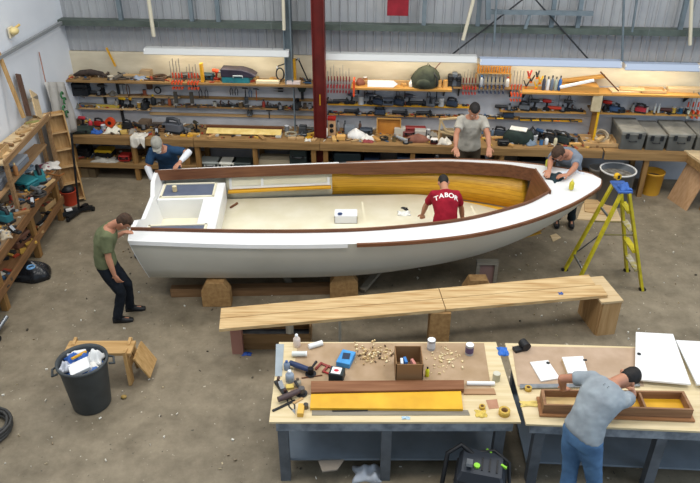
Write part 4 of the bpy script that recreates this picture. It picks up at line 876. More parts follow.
# middle rack with grey boxes and upper shelf
def rack():
    t=thing('storage_rack','timber rack above the left wall bench with a broad top shelf','rack',(0,0,0))
    fw=wood('rack_timber','a58560','856646','y')
    MB().prism([(-5.04,11.2),(-4.96,9.2),(-5.40,9.2),(-5.26,11.2)],1.62,1.65).obj('top_shelf',ply,t)
    MB().prism([(-5.01,11.2),(-4.93,9.2),(-4.96,9.2),(-5.04,11.2)],1.61,1.70).obj('front_lip',fw,t)
    MB().prism([(-5.06,10.9),(-4.98,8.6),(-5.43,8.6),(-5.27,10.9)],1.22,1.245).obj('middle_shelf',fw,t)
    for Y,zl in((11.1,0),(9.3,.872)):
        for x in(-5.06+(11.1-Y)*.045,-5.22-(11.1-Y)*.06): MB().box((x,Y,(1.618+zl)/2),(.05,.07,1.618-zl)).obj('upright',fw,t)
    return t
rack()
def xy(o,x,y,z,rz=0): o.location=(x,y,z); o.rotation_euler.z=rz; return o
xy(case('pale grey plastic case on the middle rack shelf, farther one','tool case',.26,.42,.13,'7d838c',lidc='9aa0a8'),-5.20,10.0,1.247); xy(case('dull grey case on the middle rack shelf, nearer one','tool case',.26,.36,.15,'5d626a',lidc='7a8088'),-5.21,9.3,1.247,R(8)); xy(bottle('tan bottle standing at the front of the middle rack shelf','b07a48','e8c890',.2,.035),-5.06,9.68,1.247); xy(cbox('brown carton at the near end of the middle rack shelf',.3,.25,.2,'8d7458'),-5.2,8.8,1.247)
xy(board('short tan offcut on the broad top rack shelf',.25,.08,.04,pine,'offcut','offcut'),-5.15,10.4,1.652,R(60)); xy(board('green yellow offcut on the broad top rack shelf',.2,.06,.03,C('9a9a58'),'offcut','offcut'),-5.16,10.8,1.652,R(20)); xy(tray('small wooden box on the near end of the top rack shelf',.3,.3,.12),-5.2,9.5,1.652)
# leaning timbers on the left wall
def lean(p0,p1,w_,h_,m,label,name='board',cat='board'):
    o=MB().beam(p0,p1,w_,h_,up=(1,0,0)).obj(name,m,None,bevel=.002); return tag(o,label,cat)
def wl(px,py,off=.06):
    # point on the left wall plane (offset inwards) under a picture position
    d=ray(px,py); n_=WE; q=c0+WE*off; t=((q-Vector((0,0,H))).dot(n_))/(d.dot(n_)); return Vector((0,0,H))+d*t
a=wl(8,60,.06); b=wl(24,118,.3); lean(b,wl(-2,52,.03),.05,.05,pinez,'long pale batten leaning on the left wall at the photo edge','batten','batten')
lean(wl(29,116,.2),wl(18,74,.06),.16,.02,wood('dark_brown_board','6a4f42','4f3a30','z'),'dark brown board leaning on the left wall behind the rack'); lean(wl(40,118,.25),wl(33,92,.1),.26,.02,ply,'short plywood board leaning on the left wall right of the dark board'); lean(wl(46,84,.1),wl(39,52,.03),.015,.015,C('9a6a5a'),'thin reddish stick leaning high on the left wall','stick','stick')
lean(wl(37,97,.12),wl(28,101,.15),.06,.04,gw,'short grey bracket board on the left wall above the rack')
# yellow thing on the wall
p=wl(15,32,.10); t=thing('wall_lamp','small yellowish lamp fitting high on the left wall','wall lamp',p)
MB().box((-.06,0,0),(.03,.16,.16)).obj('back_plate',C('d9cdb0'),t,bevel=.005); MB().ball((.0,-.02,.02),(.07,.09,.06),10,7).obj('lamp_head',C('d8c48a'),t); MB().tube([(.0,0,.05),(.05,.1,.09)],.02,8).obj('arm',C('c9a860'),t)
# hanging plastic sheets with green print in the corner
t=thing('printed_sheet','white plastic sheet with green printed marks hanging in the wall corner','plastic sheet',(0,0,0))
pa,pb=wl(42,82,.06),wl(64,82,.10); lowz=.95
sheet=[]; mb=MB(); vs=[];fs=[]
for i in range(13):
    for j in range(13):
        u=i/12; q=pa.lerp(pb,u); vs.append((q.x+.03+.03*math.sin(u*17+j*.4)+.02*j/12,q.y,q.z-(q.z-lowz)*j/12))
for i in range(12):
    for j in range(12): k=i*13+j; fs.append((k,k+13,k+14,k+1))
o=mb.add(vs,fs,True).obj('sheet',M('dull_white_plastic','b9b6b0','a5a29b',rough=.5,scale=3),t,fixn=False); o.modifiers.new('t','SOLIDIFY').thickness=.004
for k,(u,z_) in enumerate(((.55,1.72),(.62,1.6),(.5,1.48),(.6,1.36))):
    q=pa.lerp(pb,u); o=MB().tube([(q.x+.085,q.y+.05*math.cos(a_),z_+.055*math.sin(a_)) for a_ in [i*PI/5 for i in range(8)]],.016,6).obj('green_mark',greenp,t)
for (px,py,z1,l) in((56,150,.7,'tall grey plank leaning in the corner behind the white sheet'),):
    q=wl(px,110,.22); o=MB().beam((q.x+.12,q.y,0),(q.x-.08,q.y,1.55),.14,.02,up=(1,0,0)).obj('plank',gw if px==56 else pinez,None); tag(o,l,'plank')
# ladder like pale wooden cabinet frame leaning
t=thing('wooden_rack','long pale wooden shelf frame leaning beyond the left wall bench','shelf frame',(0,0,0))
A=Vector((-4.92,11.2,.03)); D_=Vector((-5.08,11.45,1.6)); dv=(D_-A); sd=Vector((.86,.5,0)).normalized()*.15; thk=dv.cross(sd).normalized()*.06
for s in(-1,1): MB().beam(A+sd*s,D_+sd*s,.16,.025,up=sd).obj('side_board',pinez,t)
for k in range(6): MB().beam(A+dv*(.02+k*.19)-sd,A+dv*(.02+k*.19)+sd,.15,.02,up=dv).obj('divider',pine,t)
MB().loft([[A+dv*q+sd*s+thk*1.2 for s in(-1,1)] +[A+dv*q+sd*s+thk*1.35 for s in(1,-1)] for q in(0,1)],smooth=False).obj('back_board',pinez,t)
# black post of hoist with wheeled foot, jack, bucket
p=onz(80,214); t=thing('engine_hoist','black wheeled stand with tall thin post beside the left wall bench','stand',(p.x,p.y,0))
MB().tube([(0,0,.1),(-4.55-p.x,10.75-p.y,1.5)],.02,8).obj('post',black,t); MB().beam((-.32,-.05,.07),(.2,.12,.07),.07,.06).obj('foot',black,t); MB().beam((-.1,-.28,.07),(.06,.22,.07),.07,.06).obj('foot',black,t); MB().beam((-.24,-.2,.1),(-.02,-.02,.1),.1,.07).obj('jack_body',C('26282b'),t); MB().box((-.12,-.12,.15),(.1,.08,.02),rz=R(30)).obj('white_plate',whitep,t)
for x,y in((-.32,-.05),(.2,.12),(-.1,-.28),(.06,.22)): MB().tube([(x-.02,y,.04),(x+.02,y,.04)],.04,12).obj('wheel',black,t)
p=onz(70,205); t=thing('bucket','orange red bucket with black contents behind the bench end','bucket',(p.x,p.y+.05,0)); MB().lathe([(.11,0),(.14,.26),(.15,.27),(.13,.27),(.10,.02)],cap=True).obj('body',C('c4452a'),t); MB().ball((0,0,.28),(.12,.12,.09),12,8).obj('black_rags',black,t)
# black plastic bag
p=onz(33,276); o=blob('black plastic bag of rubbish on the floor by the left bench leg','black_bag','bag',.55,.42,.26,M('black_film','17181b','26282d',rough=.25,scale=9,bump=.8),17); o.location=(p.x,p.y,0)
o=coil('blue strap scrap on the black plastic bag',.05,2,'6fa0cc',.01,'blue_strap','strap'); p=onz(31,268,.27); o.location=(p.x,p.y,.265)
# chrome jack handle bottom left, hose coil at the left edge
p=onz(1,335); t=thing('trolley_jack','dark trolley jack with chrome handle cut by the left photo edge','jack',(p.x,p.y,0)); MB().tube([(-.05,-.05,.05),(.02,.22,.14)],.03,10).obj('handle',steel,t); MB().box((-.12,-.1,.06),(.2,.2,.1)).obj('body',C('26282b'),t,bevel=.01); MB().tube([(.0,-.12,.035),(.05,-.12,.035)],.035,12).obj('wheel',black,t)
p=onz(-12,432); o=coil('thick coil of dark hose cut by the left photo edge',.24,7,'3b3a38',.018,'hose_coil','hose'); o.location=(p.x,p.y,0)
# ---------- bin and trestle ----------
p=onz(86,418); bx_,by_=p.x,p.y+.24
t=thing('rubbish_bin','dark grey plastic bin heaped with blue and white packaging','bin',(bx_,by_,0),R(20))
gm=M('dark_grey_bin_plastic','43484a','393d3f',rough=.55,scale=6)
MB().lathe([(.20,0),(.215,.02),(.262,.60),(.27,.62),(.285,.625),(.285,.66),(.262,.66),(.25,.62),(.19,.03),(.0,.03)],seg=32,cap=False).obj('body',gm,t); MB().cyl((0,0,0.0),.2,.01,32).obj('base',gm,t)
for s in(-1,1): MB().tube([(s*.275,-.07,.58),(s*.33,-.06,.56),(s*.33,.06,.56),(s*.275,.07,.58)],.014,8).obj('handle',gm,t)
rb=M('mixed_packaging_scrap','3f68a8','d8d6d0',rough=.6,scale=7,lo=.47,hi=.5); 
MB().ball((0,0,.54),(.235,.235,.10),16,9).obj('rubbish_fill',rb,t)
def bo(o,x,y,z,rx,ry,rz):
    q=Matrix.Rotation(R(20),3,'Z')@Vector((x,y,0)); o.location=(bx_+q.x,by_+q.y,z); o.rotation_euler=(rx,ry,rz); return o
bo(board('white tray lid on top of the rubbish in the bin',.22,.16,.05,whitep,'plastic_tray','packaging'),-.02,-.12,.63,R(12),R(-14),R(25)); bo(rag('crumpled blue packaging in the back of the bin',.26,.2,.12,C('2f5ca8',r=.5),61,'blue_wrapper','packaging'),-.05,.06,.61,0,0,R(30)); bo(rag('white crumpled paper at the right side of the bin',.2,.2,.13,C('dcdcda',r=.7),62,'crumpled_paper','paper'),.13,.03,.60,0,0,0); bo(bottle('white bottle lying at the right rim of the bin','dfe0e2','c8c8c8',.2,.035),.05,.12,.66,R(80),0,R(-60)); bo(board('yellow brown wood scrap sticking out of the bin',.2,.03,.02,yellow_wood,'wood_scrap','scrap'),-.02,.02,.70,0,R(10),R(60)); bo(rag('grey white wrapper at the left rim of the bin',.16,.14,.1,C('b9bcc4',r=.5),63,'plastic_wrapper','packaging'),-.17,-.04,.61,0,0,0)
# saw trestle
t=thing('saw_trestle','low pale wooden trestle standing behind the rubbish bin','trestle',(0,0,0))
q0,q1=onz(66,352,.34),onz(136,352,.34); lt=wood('pale_trestle_timber','c49f6c','a5814f'); ltz=wood('pale_trestle_timber_z','c49f6c','a5814f','z')
MB().box(((q0.x+q1.x)/2,(q0.y+q1.y)/2,.40),((q1-q0).length*.95,.24,.04)).obj('top_board',lt,t,bevel=.003)
for q,s in((q0,-1),(q1,1)):
    x=q.x-s*.08
    for sy in(-1,1): MB().beam((x+s*.02,q.y+sy*.17,0),(x-s*.01,q.y+sy*.09,.44),.12,.035,up=(1,0,0)).obj('leg',ltz,t)
    MB().box((x,q.y,.2),(.025,.24,.09)).obj('cross_tie',lt,t)
x=q1.x+.12; MB().beam((x-.1,q1.y,.37),(x+.05,q1.y,.08),.34,.02,up=(1,0,0)).obj('sloping_end_panel',ltz,t)
o=MB().ball((0,0,.02),(.035,.03,.02),8,6).obj('leaf',C('a88a4a'),None); p=onz(124,398); o.location=p; tag(o,'small dry tan scrap on the floor right of the bin','scrap')
# ---------- scaffold planks on supports ----------
def quad(pts,z,th): 
    P_=[onz(px,py,z) for px,py in pts]; return P_
sp=wood('scaffold_plank_pine','dabf90','ad8756')
ZP=.60
L0,L1,R0,R1=onz(221,308,ZP),onz(219,329,ZP),onz(594,274,ZP),onz(608,295,ZP)
def lerp(a,b,t): return a+(b-a)*t
for k,(u0,u1) in enumerate(((0,.49),(.51,1))):
    a0,a1,b0,b1=lerp(L0,L1,u0),lerp(L0,L1,u1),lerp(R0,R1,u0),lerp(R0,R1,u1)
    for j,(s0_,s1_) in enumerate(((0,.565),(.567,1))):
        if k==0 and j==1: s1_=.985
        pts=[lerp(a0,b0,s0_),lerp(a1,b1,s0_),lerp(a1,b1,s1_),lerp(a0,b0,s1_)]
        o=MB().prism([(p.x,p.y) for p in pts][::1],ZP-.045,ZP).obj('scaffold_plank',sp,None,bevel=.002)
        tag(o,[['rear left pine plank of the long low platform beside the boat','rear right pine plank of the platform, by the yellow ladder'],['front left pine plank of the long low platform','front right pine plank of the platform, holding the small blue scrap']][k][j],'plank')
p=onz(563,298-3,ZP); o=rag('small blue scrap at the front edge of the long pine planks',.06,.05,.025,C('3a5a9a'),71,'blue_scrap','scrap'); o.location=(p.x-.02,p.y+.03,ZP)
# right trestle box
t=thing('plywood_trestle','open plywood trestle box carrying the right end of the planks','trestle',(0,0,0))
rc=lerp(R0,R1,.5); ax=(R0-L0).normalized(); pd=Vector((-ax.y,ax.x,0))
def tp(u,v,z): return rc+ax*u+pd*v+Vector((0,0,z-ZP))
top_z=ZP-.047
MB().add([tp(u,v,z) for z in(top_z-.03,top_z) for u,v in((-.14,-.33),(.16,-.33),(.16,.25),(-.14,.25))],[(0,3,2,1),(4,5,6,7),(0,1,5,4),(1,2,6,5),(2,3,7,6),(3,0,4,7)]).obj('top_board',ply,t)
pz=wood('plywood_upright','b89568','a07c50','z')
MB().beam(tp(.12,-.31,.0),tp(.12,-.31,top_z-.03),.34,.02,up=(0,1,0)) if 0 else None
MB().add([tp(u,v,z) for z in(0,top_z-.031) for u,v in((-.10,-.32),(.15,-.32),(.15,-.30),(-.10,-.30))],[(0,3,2,1),(4,5,6,7),(0,1,5,4),(1,2,6,5),(2,3,7,6),(3,0,4,7)]).obj('front_panel',pz,t)
MB().add([tp(u,v,z) for z in(0,top_z-.031) for u,v in((-.10,-.30),(-.12,-.30),(-.36,.22),(-.34,.22))] if 0 else [tp(u,v,z) for z in(0,top_z-.031) for u,v in((-.10,-.30),(-.12,-.30),(-.12,.22),(-.10,.22))],[(0,3,2,1),(4,5,6,7),(0,1,5,4),(1,2,6,5),(2,3,7,6),(3,0,4,7)]).obj('side_panel',pz,t)
MB().add([tp(u,v,z) for z in(0,top_z-.031) for u,v in((.13,-.30),(.15,-.30),(.15,.22),(.13,.22))],[(0,3,2,1),(4,5,6,7),(0,1,5,4),(1,2,6,5),(2,3,7,6),(3,0,4,7)]).obj('side_panel',pz,t)
# middle and left supports
mc=lerp(lerp(L0,R0,.56),lerp(L1,R1,.56),.7); o=MB().box((0,0,(ZP-.048)/2),(.26,.2,ZP-.048),rz=0).obj('support_box',osb,None,bevel=.004,loc=(mc.x-.02,mc.y-.06,0)); tag(o,'upright wooden support box under the middle of the planks','support box')
mc=lerp(L0,L1,.5)
q0=onz(241,350); q1=onz(279,350)
t=thing('wooden_crate','low open wooden crate on the floor under the left plank end','crate',((q0.x+q1.x)/2+.18,q0.y+.22,0)); cwid=.95
for s in(-1,1): MB().box((0,s*.2,.12),(cwid,.02,.24)).obj('side_panel',wood('dull_crate_wood','94744e','785a38'),t); MB().box((s*(cwid/2-.01),0,.12),(.02,.38,.24)).obj('end_panel',MATS['dull_crate_wood'],t)
MB().box((0,0,.012),(cwid-.04,.38,.02)).obj('base',dark,t)
px_=[(-1.42,'pinkish upright post holding the left plank end'),( -.9,'pale upright post right of the pinkish one under the planks')]
for i,(u,l) in enumerate(((.035,'pinkish upright block holding the left end of the planks'),(.17,'pale round post holding the planks right of the crate end'),(.30,'thin white upright strut under the left half of the planks'))):
    q=lerp(lerp(L0,R0,u),lerp(L1,R1,u),.35); m=[C('a8786a'),C('c4bba8'),C('b9b4a6')][i]
    if i==1: o=MB().cyl((0,0,.0),.05,ZP-.048,14).obj('support_post',m,None)
    else: o=MB().box((0,0,(ZP-.048)/2),((.14,.1) if i==0 else (.035,.05))+(ZP-.048,)).obj('support_post',m,None)
    o.location=(q.x,q.y+(0.0 if i<2 else 0),0); tag(o,l,'support post')
p=onz(247,354); o=rag('bright blue scrap on the floor before the wooden crate',.12,.07,.03,C('2f55a8'),72,'blue_scrap','scrap'); o.location=p
# floor timber left under boat stays; floor sheets right
q=[onz(*v) for v in((583,204),(615,206),(622,223),(577,220))]
for k,(off,l) in enumerate(((0,'pale pine board on the floor behind the yellow ladder, lower one'),)):
    o=MB().prism([(p.x,p.y) for p in q],0,.02).obj('pine_board',ply,None); tag(o,l,'board')
o=MB().prism([(p.x+.05,p.y+.12) for p in q[:2]]+[(q[2].x-.1,q[2].y+.2),(q[3].x+.2,q[3].y+.25)],.021,.04).obj('pine_board',pine,None); tag(o,'narrow pine board lying on top of the one behind the ladder','board')
o=MB().prism([(p.x,p.y) for p in [onz(*v) for v in((550,236),(556,234),(561,238),(553,242))]],0,.012).obj('wood_offcut',ply,None); tag(o,'small pale wood offcut on the floor beneath the bow','offcut')
# ---------- ladder ----------
yl=M('yellow_ladder_paint','c9b81f','a89a1c',rough=.5,scale=9); t=thing('stepladder','paint spattered yellow stepladder standing open right of the bow','ladder',(0,0,0))
FL=[Vector((3.26,8.95,0)),Vector((3.27,8.44,0))]; FR=[Vector((4.20,8.93,0)),Vector((4.25,8.42,0))]
AP=[Vector((3.74,8.87,1.50)),Vector((3.76,8.58,1.50))]
for k in(0,1):
    MB().beam(FL[k],AP[k]+Vector((-.05,0,0)),.03,.07,up=(0,1,0)).obj('rear_rail',yl,t)
    MB().beam(FR[k],AP[k]+Vector((.05,0,0)),.035,.085,up=(0,1,0)).obj('front_rail',yl,t)
    for Fq in(FL,FR): MB().box(Fq[k]+Vector((0,0,.015)),(.09,.05,.03)).obj('foot',black,t)
for j in range(1,5):
    u=j/5; a=lerp(FR[0],AP[0]+Vector((.05,0,0)),u); b=lerp(FR[1],AP[1]+Vector((.05,0,0)),u); MB().box((a+b)/2,(.09,(a-b).length,.02)).obj('step',[yl,M('spattered_step','b3aca0','9a8d3a',rough=.7,scale=14)][j%2],t)
for u in(.2,.75): MB().beam(lerp(FL[0],AP[0]+Vector((-.05,0,0)),u),lerp(FL[1],AP[1]+Vector((-.05,0,0)),u),.02,.03).obj('cross_bar',steel,t)
MB().beam(lerp(FL[0],AP[0],.2),lerp(FL[1],AP[1],.62),.012,.02).obj('brace',steel,t)
for k in(0,1): MB().tube([lerp(FL[k],AP[k],.58),lerp(FR[k],AP[k],.58)],.008,6).obj('spreader',C('6a6320'),t)
MB().box((3.75,8.725,1.515),(.20,.36,.03)).obj('top_cap',C('3a62a8','2f5290'),t,bevel=.006)
o=rag('blue cloth bunched on top of the yellow stepladder',.16,.2,.07,C('3f68b0','34589a',.8),74,'blue_cloth','cloth'); o.location=(3.77,8.68,1.532)
t=thing('tape_measure','yellow and black tape measure on top of the stepladder','tape measure',(3.70,8.80,1.60),R(20)); MB().tube([(0,-.03,.04),(0,.03,.04)],.045,14).obj('body',yellowp,t); MB().box((0,0,.04),(.05,.07,.06)).obj('casing',black,t,bevel=.008)
# ---------- right corner: drums, bucket, panel, table ----------
def drum(px,py,label,r,h,c,rim='c9c8c4',fill='8f8a80',name='drum',cat='drum'):
    p=onz(px,py); t=thing(name,label,cat,(p.x,p.y+r,0))
    MB().lathe([(r*.86,0),(r*.9,.02),(r,h-.02),(r*1.04,h-.02),(r*1.04,h),(r*.96,h),(r*.88,.03),(0,.03)],seg=28,cap=False).obj('body',C(c),t)
    MB().lathe([(r*.96,h-.005),(r*1.05,h-.005),(r*1.05,h+.015),(r*.96,h+.015),(r*.96,h-.005)],seg=28,cap=False).obj('rim',C(rim),t); MB().cyl((0,0,h-.12),r*.93,.02,24).obj('contents',M('drum_contents_'+fill,fill,'5d574e',rough=.9,scale=14),t)
    return t
drum(617,209,'grey bin with pale rim and mixed rubbish right of the bow man',.30,.62,'5e6266')
drum(597,190,'white bucket under the bench behind the grey bin',.15,.38,'d4d4d0',name='bucket',cat='bucket')
y=drum(653,197,'yellow stained plastic bucket in front of the right bench leg',.185,.42,'d8a030',rim='c9962c',fill='6b5a3a',name='bucket',cat='bucket')
drum(655,175,'pale paint tub behind the yellow bucket, under the bench',.13,.42,'bdb9ae',name='paint_tub',cat='tub')
p=onz(630,179); o=cbox('pale flat carton under the bench beyond the grey bin',.4,.3,.32,'b8b09c'); o.location=(p.x,p.y+.55,0)
t=thing('side_table','brown topped work table at the right edge of the photograph','workbench',(0,0,0))
a,b=onz(684,150,.9),onz(704,166,.9); MB().prism([(a.x,a.y),(b.x+.06,b.y),(b.x+1.3,b.y-.05),(b.x+1.3,a.y)],.86,.9).obj('table_top',ply,t); MB().beam((a.x+.02,a.y,.79),(b.x+.07,b.y,.79),.03,.14).obj('side_rail',bench_wood,t)
for x,yy in((a.x+.16,a.y-.08),(b.x+.25,b.y+.1),(b.x+1.2,b.y+.1)): MB().box((x,yy,.43),(.09,.09,.86)).obj('leg',bench_wood_z,t)
q=[onz(686,211),onz(667,198)]; th_=Vector((.02,.012,0)); up_=[Vector((q[0].x+.33,q[0].y+.12,.84)),Vector((q[1].x+.27,q[1].y+.05,.84))]
mb=MB(); base=[q[0],q[1],up_[1],up_[0]]; nn=(base[1]-base[0]).cross(base[3]-base[0]).normalized()*.02
mb.add(base+[v+nn for v in base],[(0,1,2,3),(4,7,6,5),(0,4,5,1),(1,5,6,2),(2,6,7,3),(3,7,4,0)]); o=mb.obj('plywood_sheet',wood('brown_panel','b5926f','a07c58','z'),None); tag(o,'brown plywood panel leaning on the work table at the right','panel')
# long thin dark stick right of bow etc
# ---------- front work tables ----------
ZT_=.86
greyp=M('grey_painted_table_timber','9aa1a8','6f767e',rough=.7,scale=9); tabc=wood('cream_table_ply','dccba6','cdb98e')
def ftable(pts,label,legs,nm_='work_table'):
    P_=[onz(px,py,ZT_) for px,py in pts]; t=thing(nm_,label,'work table',(0,0,0))
    MB().prism([(p.x,p.y) for p in P_],ZT_-.022,ZT_).obj('table_top',tabc,t)
    A_,B_,C_,D__=P_   # near-left, near-right, far-right, far-left
    iy=.05
    def rail(a,b,nm,h=.13,z=ZT_-.023): MB().beam(Vector((a.x,a.y,z-h/2)),Vector((b.x,b.y,z-h/2)),.04,h).obj(nm,greyp,t)
    rail(A_+Vector((.06,iy,0)),B_+Vector((-.06,iy,0)),'front_rail'); rail(D__+Vector((.06,-iy,0)),C_+Vector((-.06,-iy,0)),'back_rail'); rail(A_+Vector((.08,iy,0)),D__+Vector((.08,-iy,0)),'side_rail'); rail(B_+Vector((-.08,iy,0)),C_+Vector((-.08,-iy,0)),'side_rail')
    for u in legs:
        for v in(0.06,.94):
            q=lerp(lerp(A_,B_,u),lerp(D__,C_,u),v); MB().box((q.x,q.y,(ZT_-.15)/2),(.10,.09,ZT_-.15)).obj('leg',M('dark_grey_leg_paint','62676d','50555a',rough=.7,scale=6),t)
    q=[lerp(A_,B_,.04)+Vector((0,.12,0)),lerp(A_,B_,.96)+Vector((0,.12,0)),lerp(D__,C_,.96)+Vector((0,-.1,0)),lerp(D__,C_,.04)+Vector((0,-.1,0))]
    MB().prism([(p.x,p.y) for p in q],.20,.225).obj('lower_shelf',M('slate_grey_shelf','76828e','68737e',rough=.6,scale=3),t)
    return P_
TL=ftable(((269,422),(521,422),(496,342),(279,342)),'left cream topped work table with grey frame in the foreground',(.05,.47,.93))
TR=ftable(((526,424),(812,436),(745,350),(505,343)),'right cream topped work table in the foreground, where the man leans',(.06,.5,.93))
kraft=M('tan_hardboard','b0967a','a08667',rough=.8,scale=5)
def sheet(pts,z,th,m,label,name='sheet',cat='sheet'):
    P_=[onz(px,py,z+th) for px,py in pts]; o=MB().prism([(p.x,p.y) for p in P_],z,z+th).obj(name,m,None); return tag(o,label,cat)
Z1=ZT_+.001; Z2=Z1+.005
sheet(((298,343),(484,343),(492,394),(290,394)),Z1,.004,kraft,'tan hardboard sheet covering the middle of the left work table','hardboard_sheet','sheet')
sheet(((512,346),(636,348),(644,386),(518,386)),Z1,.004,M('pinkish_hardboard','b89f88','a88f76',rough=.8,scale=4),'tan hardboard sheet on the right work table','hardboard_sheet','sheet')
sheet(((276,344),(284,344),(282,376),(275,376)),Z1,.006,M('frosted_grey_strip','a9b2b8','98a2a8',rough=.3,scale=3),'frosted grey strip at the left edge of the left work table','plastic_strip','strip')
def T(px,py,o,z=Z1,rz=0,rx=0,ry=0): p=onz(px,py,z); o.location=p; o.rotation_euler=(rx,ry,rz); return o
def tubec(label,L_,r,c,cc=None,name='cardboard_tube',cat='tube'):
    t=thing(name,label,cat); MB().tube([(-L_/2,0,r),(L_/2,0,r)],r,16).obj('tube_body',C(c,r=.4),t); MB().tube([(L_/2,0,r),(L_/2+.012,0,r)],r*1.03,16).obj('end_cap',C(cc or 'f4f4f2'),t); return t
T(315,347,tubec('white caulking cartridge lying on the left table, upper one',.15,.03,'e4e6e4'),Z1,R(25)); T(299,356,tubec('white cartridge lying on the left table, lower one',.15,.03,'d6dad4'),Z2,0)
T(297,346,bottle('white capped clear cup standing at the far left table edge','d9c8bc','f2f2f2',.16,.04)); T(287,369,bottle('blue topped grey bottle on the left table beside the grey strip','7d8ba0','3f5f9a',.11,.035)); T(290,381,bottle('pale blue grey bottle in front of the blue topped bottle','9aa6b4','dfe4ea',.14,.045))
T(302,371,grinder('small dark blue grinder on the left table','26355a','1c1d20'),Z2,R(60)); bpy.data.objects[-1] if 0 else None
T(312,377,board('narrow brown stick lying on the left table',.22,.012,.012,mahog,'stick','stick'),Z2,R(12)); 
t=thing('pack_box','bright blue boxed pack with black printed panel on the left table','box'); MB().box((0,0,.03),(.15,.22,.06)).obj('carton',C('4a9ad4','3a86c4'),t,bevel=.003); MB().box((0,.01,.061),(.08,.1,.003),rz=R(10)).obj('print_panel',C('22324a'),t); T(346,361,t,Z2,R(-18))
t=thing('pack_box','black box with white and red label beside the blue pack','box'); MB().box((0,0,.05),(.15,.13,.1)).obj('carton',C('1d2a2c'),t,bevel=.003); MB().box((-.005,0,.102),(.1,.1,.003)).obj('paper_label',whitep,t); MB().ball((-.005,0,.103),(.028,.022,.003),12,6).obj('red_emblem',C('c22a3a'),t); T(337,378,t,Z2,R(-12))
T(355,373,drill('green black cordless drill between the two boxes','23483c'),Z2,R(100),R(80)) if 0 else None
T(326,366,pliers('red handled pliers lying on the left table','b02a2a',None) if 0 else fclamp('small red handled clamp lying left of the black box',None,.14,'8a3a34','b02a2a'),Z2,R(-30))
t=cbox('open brown cardboard box on the left table with small packs inside',.28,.30,.22,'8d6b47','cardboard_box','box',None,True); T(409,381,t,Z2,0); t.location.y+=.15
bo_=t.location.copy()
for i,(dx,dy,c,l) in enumerate(((-.07,0,'dfe4ea','white pack inside the open cardboard box'),(-.03,.02,'3f7fc4','blue pack inside the open cardboard box'),(.05,-.01,'c9857a','pinkish pack inside the open cardboard box'))):
    o=MB().box((0,0,.07),(.03,.09,.13)).obj('small_pack',C(c),None,bevel=.003); tag(o,l,'pack'); o.location=(bo_.x+dx,bo_.y+dy,Z2+.012); o.rotation_euler.z=R(10*i)
for px,py,l in((431,349,'round tin with white lid at the far edge of the left table, left one'),(469,354,'round tin with blue rimmed lid at the far edge of the left table, right one')): T(px,py,can(l,'a9adb4','eef0f2',.13,.045,band=['c9ccd2','5a4a6a'][px>450]))
t=bottle('small yellow bottle with black cap beside the cardboard box','d9d82a','1c1d20',.12,.022); T(427,376,t,Z2)
pl=wood('reddish_brown_plank','8d6244','73492f')
sheet(((311,381),(464,380),(464,389),(311,392)),Z2,.05,pl,'reddish brown plank lying across the left table','mahogany_plank','plank'); sheet(((311,394),(461,391),(463,409),(310,408)),Z2,.03,M('yellow_varnished_panel','e2b02c','d29e22',rough=.35,scale=4),'bright yellow varnished panel on the left table','varnished_board','board'); sheet(((312,410),(468,410),(470,415),(312,415)),Z1,.006,gw,'grey brown batten under the front edge of the yellow panel','batten','batten')
T(350,411,board('thin dark file lying before the yellow panel',.35,.012,.008,dark,'file','file'),Z1+.008,R(1))
T(480,385,tubec('white paper tube lying on the left table right of the plank',.27,.022,'eceef0'),Z1,R(-1)); T(496,380,jar('clear jar behind the end of the white tube','b9b49a','c9c6b4',h=.09,r=.04)); sheet(((463,389),(494,388),(496,394),(464,394)),Z1,.012,wood('tan_strip','b08c6a','9a7654'),'short tan strip right of the yellow panel','wood_strip','strip')
sheet(((486,400),(497,399),(499,408),(489,409)),Z1,.003,C('b98c72','a97c62',.9),'square of brown sandpaper on the left table','sandpaper','sandpaper'); T(504,414,tape('fat yellow tape roll at the front right of the left table','c9a648',.055,.055)); T(482,408,tape('small yellow tape roll above the crumpled masking paper','c4a03e',.03,.03),Z1); T(481,414,rag('crumpled yellow masking paper at the front of the left table',.11,.1,.03,C('d4b85a',r=.8),81,'masking_paper','paper')); T(406,418,rag('little pale blue scrap at the front edge of the left table',.08,.04,.02,C('a9c4d4'),82,'paper_scrap','scrap'))
T(282,390,plane('brown hand plane at the left of the left table',None,'4a2f28'),Z1,R(30)); T(290,388,board('yellow sanding block on the left table beside the hand plane',.08,.06,.03,C('d2b860'),'sanding_block','block'),Z1,R(10)); T(298,386,bottle('small grey jar with brown cap beside the yellow sanding block','a49a86','5a4a3a',.1,.035)); T(292,398,grinder('dark grinder lying in front of the sanding block','4a3a3a','5c5a5a'),Z1,R(120))
T(284,406,board('black flat file at the left front corner of the left table',.26,.028,.012,black,'file','file'),Z1,R(35)); T(294,411,pliers('x'),Z1,R(20),R(90)).__setitem__('label','small grey pliers at the front left of the left table'); T(301,412,board('yellow wooden block standing at the front left of the left table',.06,.14,.05,C('d9ac4c'),'wood_block','block'),Z1,R(-3)); T(306,408,jar('small dark pot behind the yellow wooden block','6a604a','3a3630',h=.05,r=.025)); T(298,401,board('tan wedge beside the black file',.12,.03,.012,pine,'wedge','wedge'),Z1,R(40))
T(503,352,rag('bright blue glove in the gap between the two tables',.11,.14,.05,C('2f6cc4'),83,'blue_glove','glove'),Z1)
